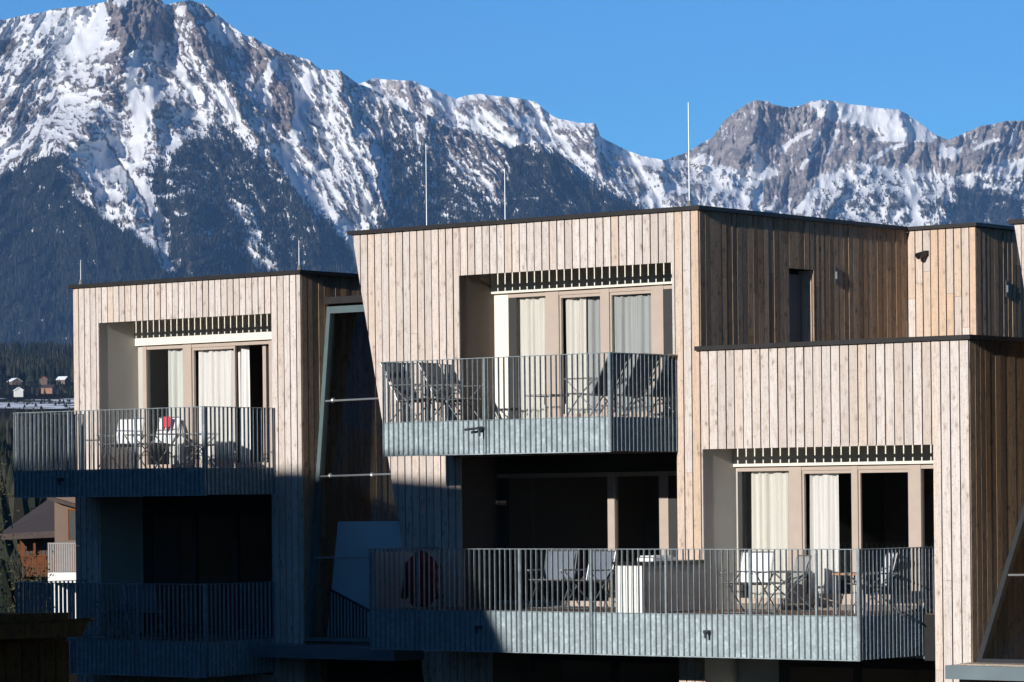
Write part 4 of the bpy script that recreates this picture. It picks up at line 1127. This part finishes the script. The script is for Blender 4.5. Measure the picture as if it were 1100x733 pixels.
def far_tree_field(n, xr, yr_, hr, seed, name, label, dens=None, aspect=.2, levels=2):
    rs = np.random.RandomState(seed)
    Y = yr_[0] + (yr_[1] - yr_[0]) * rs.rand(n); b = xr[0] + (xr[1] - xr[0]) * rs.rand(n)
    X = (b - 550) / F * Y
    if dens is not None:
        ok = rs.rand(n) < dens(X, Y, b); X, Y = X[ok], Y[ok]
    n = len(X); H = rs.uniform(hr[0], hr[1], n); Z = gz(X, Y)
    k = 6; vs = []; fs = []; tone = []; base = 0; t0 = rs.rand(n)
    for lev in range(levels):
        z0 = Z + H * (.06 + .62 * lev / levels); z1 = Z + H * (1 if lev == levels - 1 else .62 + .5 * lev / levels); r = H * aspect * (1 - .62 * lev / levels) * rs.uniform(.85, 1.15, n)
        a0 = rs.rand(n) * 6.28
        ring = [np.stack([X + r * (.8 + .3 * (q % 2)) * np.cos(a0 + q * 2 * np.pi / k), Y + r * (.8 + .3 * (q % 2)) * np.sin(a0 + q * 2 * np.pi / k), z0], 1) for q in range(k)]
        V_ = np.stack(ring + [np.stack([X, Y, z1], 1)], 1).reshape(-1, 3)
        fs.append((np.array([[q, (q + 1) % k, k] for q in range(k)])[None] + base + np.arange(n)[:, None, None] * (k + 1)).reshape(-1, 3))
        vs.append(V_); base += len(V_); tone.append(np.repeat(t0, k + 1))
    o = np_mesh(name, np.concatenate(vs), np.concatenate(fs), M['far_trees'], False, {'tone': np.concatenate(tone)})
    return tag(o, label, 'trees', kind='stuff')
far_tree_field(5200, (-140, 330), (3020, 4250), (10, 19), 21, 'valley_wood', 'dark wood on the slope behind the far valley houses')
far_tree_field(2600, (-140, 330), (1000, 1900), (4.5, 8), 22, 'valley_wood', 'dark wood below the snowy meadow across the valley')
far_tree_field(900, (-160, 330), (560, 1050), (6, 11), 23, 'valley_wood', 'near dark wood seen through the left balcony railings', aspect=.17)

far_tree_field(420, (-140, 330), (2610, 2950), (3, 7), 25, 'valley_wood', 'scattered small trees among the far valley houses')
far_tree_field(420, (-140, 330), (1930, 2500), (1, 3.2), 27, 'meadow_bushes', 'low brown bushes dotted over the snowy meadow across the valley', aspect=.45)
far_tree_field(160, (-60, 20), (150, 212), (1.0, 2.3), 26, 'dark_shrubs', 'dark evergreen shrubs at the left picture edge beside the chalet', aspect=.34)
far_tree_field(90, (-60, 20), (240, 330), (4, 8.5), 24, 'valley_wood', 'dark conifers just left of the timber chalet', aspect=.2)
# ------------------------------------------------------------------ houses across the valley
def gable_house(name, label, X, Y, w, d, h, rh, rot, wallm, roofm, group=None, z=None, over=.6):
    zz = float(gz(np.array([X]), np.array([Y]))[0]) if z is None else z
    r = empty(name, (X, Y, zz), label, 'house', group)
    c, s = math.cos(rot), math.sin(rot)
    fr = lambda a, b, e: Vector((X + a * c - b * s, Y + a * s + b * c, zz + e))
    m = MB(); m.box(-w / 2, w / 2, -d / 2, d / 2, -2, h, fr=fr)
    m.add([fr(-w / 2, -d / 2, h), fr(w / 2, -d / 2, h), fr(0, -d / 2, h + rh), fr(-w / 2, d / 2, h), fr(w / 2, d / 2, h), fr(0, d / 2, h + rh)], [(0, 1, 2), (3, 5, 4)])
    m.build('wall', M[wallm], r)
    m = MB(); e = over; th = .25
    for sg in (-1, 1):
        k = rh / (w / 2)
        m.hexa([fr(sg * (w / 2 + e), -d / 2 - e, h - e * k), fr(0, -d / 2 - e, h + rh), fr(0, d / 2 + e, h + rh), fr(sg * (w / 2 + e), d / 2 + e, h - e * k),
                fr(sg * (w / 2 + e), -d / 2 - e, h - e * k + th), fr(0, -d / 2 - e, h + rh + th), fr(0, d / 2 + e, h + rh + th), fr(sg * (w / 2 + e), d / 2 + e, h - e * k + th)])
    m.build('roof', M[roofm], r)
    return r, fr
M['orange'] = simple('orange brown render', (.30, .16, .10), .85, var=.05)
M['redroof'] = simple('red roof tiles', (.26, .09, .06), .85, var=.2)
for (bx, Y, w, d, h, rh, rot, wm, rm, lab) in [
        (17, 2950, 9, 9, 3, 2.5, .6, 'beige', 'snow', 'small far house under a snowy roof, leftmost and highest across the valley'),
        (21, 2595, 6, 7, 5, 2, .3, 'white', 'snow', 'small white far house at the left end of the snowy meadow'),
        (48, 2960, 6, 8, 5, 2.5, .2, 'beige', 'redroof', 'far house with a red roof above the orange one across the valley'),
        (54, 2720, 13, 9, 4.5, 2.2, 1.4, 'orange', 'rooftile', 'wide orange far house at the edge of the snowy meadow'),
        (69, 2990, 8, 8, 4, 2.5, 1.2, 'beige', 'snow', 'small far house under a snowy roof nearest the left block corner')]:
    gable_house('house', lab, (bx - 550) / F * Y, Y, w, d, h, rh, rot, wm, rm, 'small houses across the valley')

# ------------------------------------------------------------------ chalet and beige house beyond the left block
def pxw(x, y, Y):
    a, b, c = far(x, y, Y); return Vector((a, b, c))
YC = 215.0
z_of = lambda y, Y, x=40: far(x, y, Y)[2]
x_of = lambda x, Y, y=600: far(x, y, Y)[0]
ch = empty('chalet', (x_of(40, YC), YC, 0), 'reddish brown timber chalet with a carved balcony under a wide brown roof', 'chalet')
zr0, zr1, ze = z_of(542, YC + 4), z_of(570, YC - 1), z_of(576, YC)
xa, xb = x_of(22, YC), x_of(70, YC)
wf = lambda a, b, c: Vector((a, b, c))
m = MB(); m.box(xa, xb, YC, YC + 9, 0, ze, fr=wf); m.build('wall', M['wood_red'], ch)
m = MB(); m.hexa([wf(xa - 1.0, YC - 2.2, ze - .05), wf(xb, YC - 2.2, ze + .12), wf(xb, YC + 9, zr0 + .45), wf(xa + .8, YC + 9, zr0 + .2), wf(xa - 1.0, YC - 2.2, ze + .16), wf(xb, YC - 2.2, ze + .33), wf(xb, YC + 9, zr0 + .75), wf(xa + .8, YC + 9, zr0 + .5)])
m.hexa([wf(xa - 1.1, YC - 2.3, ze - .2), wf(xb, YC - 2.3, ze - .06), wf(xb, YC - 2.21, ze - .06), wf(xa - 1.1, YC - 2.21, ze - .2), wf(xa - 1.1, YC - 2.3, ze + .1), wf(xb, YC - 2.3, ze + .26), wf(xb, YC - 2.21, ze + .26), wf(xa - 1.1, YC - 2.21, ze + .1)])
m.build('roof', M['rooftile'], ch)
zb0, zb1, zfl = z_of(614, YC - 1.4), z_of(598, YC - 1.4), z_of(617, YC - 1.4)
m = MB(); rg = random.Random(8)
boards(m, rect(xa + .1, xb, zb0, zb1), [], .16, .012, .04, lambda a, z, d: Vector((a, YC - 1.4 + d, z)), rg, warm=lambda a, z: .4, joints=False)
m.box(xa + .05, xb, YC - 1.45, YC - 1.33, zb1, zb1 + .09, fr=wf); m.box(xa + .05, xb, YC - 1.45, YC - .01, zfl - .15, zb0 - .003, fr=wf)
m.build('balcony', M['wood_red'], ch)
for q in (xa + .02, xa + 1.0 , xb - .9):
    m = MB(); m.box(q, q + .14, YC - 1.44, YC - 1.32, zb1 + .093, ze + .3, fr=wf); m.build('post', M['wood_red'], ch)
for q0, q1 in ((26, 36), (43, 54)):
    m = MB(); a, b = x_of(q0, YC), x_of(q1, YC); z0, z1 = z_of(601, YC), z_of(580, YC)
    for c0, c1 in ((a, a + .07), (b - .07, b), ((a + b) / 2 - .03, (a + b) / 2 + .03)): m.box(c0, c1, YC - .06, YC - .005, z0, z1, fr=wf)
    for c0, c1 in ((z0, z0 + .07), (z1 - .07, z1), ((z0 + z1) / 2, (z0 + z1) / 2 + .05)): m.box(a + .075, (a + b) / 2 - .035, YC - .055, YC - .006, c0, c1, fr=wf); m.box((a + b) / 2 + .035, b - .075, YC - .055, YC - .006, c0, c1, fr=wf)
    w_ = m.build('window', M['wood_red'], ch)
    m = MB(); m.box(a + .01, b - .01, YC - .03, YC - .02, z0 + .01, z1 - .01, fr=wf); m.build('pane', M['darkframe'], w_)
YB = 140.0
bh = empty('house', (x_of(75, YB), YB, 0), 'beige rendered house with a white balcony base between the chalet and the left block', 'house')
m = MB(); xa, xb = x_of(59, YB), x_of(110, YB); m.box(xa, xb, YB, YB + 8, 0, z_of(530, YB), fr=wf); m.build('wall', M['beige'], bh)
m = MB(); m.hexa([wf(xa - .2, YB - .7, z_of(537, YB)), wf(xb, YB - .7, z_of(554, YB)), wf(xb, YB + 8.3, z_of(554, YB)), wf(xa - .2, YB + 8.3, z_of(537, YB)), wf(xa - .2, YB - .7, z_of(533, YB)), wf(xb, YB - .7, z_of(550, YB)), wf(xb, YB + 8.3, z_of(550, YB)), wf(xa - .2, YB + 8.3, z_of(533, YB))]); m.build('roof', M['rooftile'], bh)
m = MB(); m.box(x_of(73.5, YB), x_of(74.3, YB), YB - .06, YB - .005, z_of(580, YB), z_of(547, YB), fr=wf); m.box(x_of(74.4, YB), x_of(90, YB), YB - .06, YB - .005, z_of(549, YB), z_of(547, YB), fr=wf); w_ = m.build('window', M['wood_old'], bh)
m = MB(); m.box(x_of(74.4, YB), x_of(90, YB), YB - .04, YB - .01, z_of(580, YB), z_of(549.2, YB), fr=wf); m.build('pane', M['darkframe'], w_)
m = MB(); m.box(x_of(57, YB), x_of(100, YB), YB - 1.6, YB - .01, z_of(626, YB), z_of(614.6, YB), fr=wf); b_l = m.build('balcony', M['white'], bh)
m = MB(); a = x_of(57.2, YB); zb0, zb1 = z_of(614.5, YB - 1.6), z_of(585, YB - 1.6)
for k in range(18): m.box(a + k * .09, a + k * .09 + .055, YB - 1.58, YB - 1.56, zb0, zb1, fr=wf)
m.box(a, a + 1.7, YB - 1.6, YB - 1.54, zb1 + .002, zb1 + .06, fr=wf); m.build('railing', M['panel'], b_l)
m = MB(); m.box(x_of(58, YB), x_of(110, YB), YB - .3, YB - .012, 0, z_of(626.5, YB), fr=wf); m.build('plinth', M['white'], bh)

# ------------------------------------------------------------------ shed in the foreground, lower left
YS = 43.0
sd = empty('shed', (x_of(20, YS), YS + 2, 0), 'dark old timber shed with a shallow board roof in the lower left foreground', 'shed')
rg = random.Random(12)
xl, xr_ = x_of(-200, YS), x_of(74, YS, 700)
m = MB(); boards(m, rect(xl, xr_, 0, z_of(690, YS)), [], .21, .012, .04, lambda a, z, d: Vector((a, YS + d, z)), rg, warm=lambda a, z: .3, joints=False); 
xq = x_of(70, YS + 4, 700); zq = z_of(690, YS) - .01
m.hexa([wf(xl, YS + .045, 0), wf(xr_ - .02, YS + .045, 0), wf(xq, YS + 4, 0), wf(xl, YS + 4, 0), wf(xl, YS + .045, zq), wf(xr_ - .02, YS + .045, zq), wf(xq, YS + 4, zq), wf(xl, YS + 4, zq)]); m.build('wall', M['wood_old'], sd)
m = MB()
m.hexa([wf(xl, YS - .5, z_of(690, YS)), wf(x_of(92, YS), YS - .5, z_of(683, YS)), wf(x_of(92, YS), YS - .44, z_of(683, YS)), wf(xl, YS - .44, z_of(690, YS)),
        wf(xl, YS - .5, z_of(676, YS)), wf(x_of(101, YS), YS - .5, z_of(664.5, YS)), wf(x_of(101, YS), YS - .44, z_of(664.5, YS)), wf(xl, YS - .44, z_of(676, YS))])
m.build('eaves_board', M['wood_old'], sd)
m = MB()
m.hexa([wf(xl, YS - .52, z_of(676, YS) + .003), wf(x_of(102, YS), YS - .52, z_of(664.5, YS) + .003), wf(x_of(70, YS), YS + 3.0, z_of(667.5, YS + 3)), wf(xl, YS + 3.0, z_of(676, YS + 3)),
        wf(xl, YS - .52, z_of(674.6, YS)), wf(x_of(102, YS), YS - .52, z_of(663, YS)), wf(x_of(70, YS), YS + 3.0, z_of(666, YS + 3)), wf(xl, YS + 3.0, z_of(674.5, YS + 3))])
m.build('roof', M['wood_old'], sd)
m = MB(); YR = YS + 3.2
m.hexa([wf(xl, YR, z_of(700, YR)), wf(x_of(71, YR), YR, z_of(676, YR)), wf(x_of(71, YR), YR + .1, z_of(676, YR)), wf(xl, YR + .1, z_of(700, YR)),
        wf(xl, YR, z_of(660, YR)), wf(x_of(73, YR), YR, z_of(658.6, YR)), wf(x_of(73, YR), YR + .1, z_of(658.6, YR)), wf(xl, YR + .1, z_of(660, YR))])
m.build('ridge_board', M['wood_old'], sd)

# ------------------------------------------------------------------ tree at the left edge
def leafy(name, label, base, crown, n, ls, seed, trunk_h, mat):
    r = empty(name, base, label, 'tree'); rg = random.Random(seed); B = Vector(base)
    m = MB(); m.tube(B, B + Vector((.1, 0, trunk_h)), .11, 8, .05)
    tips = []
    for k in range(16):
        a = rg.uniform(0, 6.28); z = rg.uniform(.3, .95) * trunk_h
        p = B + Vector((.05, 0, z)); q = p + Vector((math.cos(a) * rg.uniform(.4, 1) * crown[0], math.sin(a) * rg.uniform(.4, 1) * crown[0], rg.uniform(.2, .9)))
        m.tube(p, q, .03, 5, .008); tips += [p.lerp(q, x) for x in (.4, .6, .8, 1)]
    m.build('trunk', M['bark'], r)
    m = MB()
    for k in range(n):
        c = rg.choice(tips) + Vector((rg.gauss(0, .22), rg.gauss(0, .22), rg.gauss(0, .28)))
        d1 = Vector((rg.gauss(0, 1), rg.gauss(0, 1), rg.gauss(0, 1))).normalized(); d2 = d1.orthogonal().normalized(); s = ls * rg.uniform(.6, 1.4)
        m.add([c - d1 * s, c + d2 * s * .5, c + d1 * s, c - d2 * s * .5], [(0, 1, 2, 3)])
    m.build('crown', M[mat], r)
leafy('tree', 'dark sparse leafy tree at the left picture edge in front of the chalet', (x_of(-20, 75), 75, 0), (.45, 1), 1700, .045, 4, 6.0, 'leaf')
for (bx, Y, h, sd_) in ((22, 100, 4.0, 5), (40, 112, 3.2, 6)):
    leafy('shrub', ['bare dark shrub by the snow under the chalet, the nearer one', 'bare dark shrub by the snow under the chalet, right below its balcony'][sd_ - 5], (x_of(bx, Y), Y, 0), (.5, 1), 500, .05, sd_, h - 1, 'leaf')

# ------------------------------------------------------------------ neighbouring house that shades the lower left
nh = empty('neighbour_house', L(-8, -34, GZ), 'tall neighbouring timber house that stands across the yard and shades the lower floors', 'house')
prof = [(-26, GZ), (3.2, GZ), (3.2, 2.7), (-.55, 5.1), (-1.25, 6.3), (-1.35, 8.15), (-6.6, 8.52), (-12, 8.25), (-26, 8.3)]
m = MB(); m.prism(prof, 0, .3, front(-30)); m.prism([(a, z - .05) if z > 0 else (a, z) for a, z in prof], .0, 8, front(-38.02)); m.build('wall', M['wood_old'], nh)
m = MB()
for (a0, z0), (a1, z1) in zip(prof[2:-1], prof[3:]):
    m.hexa([L(a0, -38.2, z0 - .04), L(a1, -38.2, z1 - .04), L(a1, -29.65, z1 - .04), L(a0, -29.65, z0 - .04), L(a0, -38.2, z0), L(a1, -38.2, z1), L(a1, -29.65, z1), L(a0, -29.65, z0)])
m.build('roof', M['rooftile'], nh)

# ------------------------------------------------------------------ haze
hz = bpy.data.materials.new('valley haze'); hz.use_nodes = True
hn, hl = hz.node_tree.nodes, hz.node_tree.links
hn.remove(hn['Principled BSDF'])
pv = hn.new('ShaderNodeVolumePrincipled')
pv.inputs['Color'].default_value = (.27, .54, 1.0, 1)
pv.inputs['Density'].default_value = 2.7e-5
hl.new(pv.outputs[0], [x for x in hn if x.type == 'OUTPUT_MATERIAL'][0].inputs['Volume'])
m = MB(); m.box(-9100, 9100, -600, 20100, -4.5, 2700, fr=wf)
o = m.build('haze', hz); tag(o, 'thin blue air filling the valley', 'haze', kind='stuff')
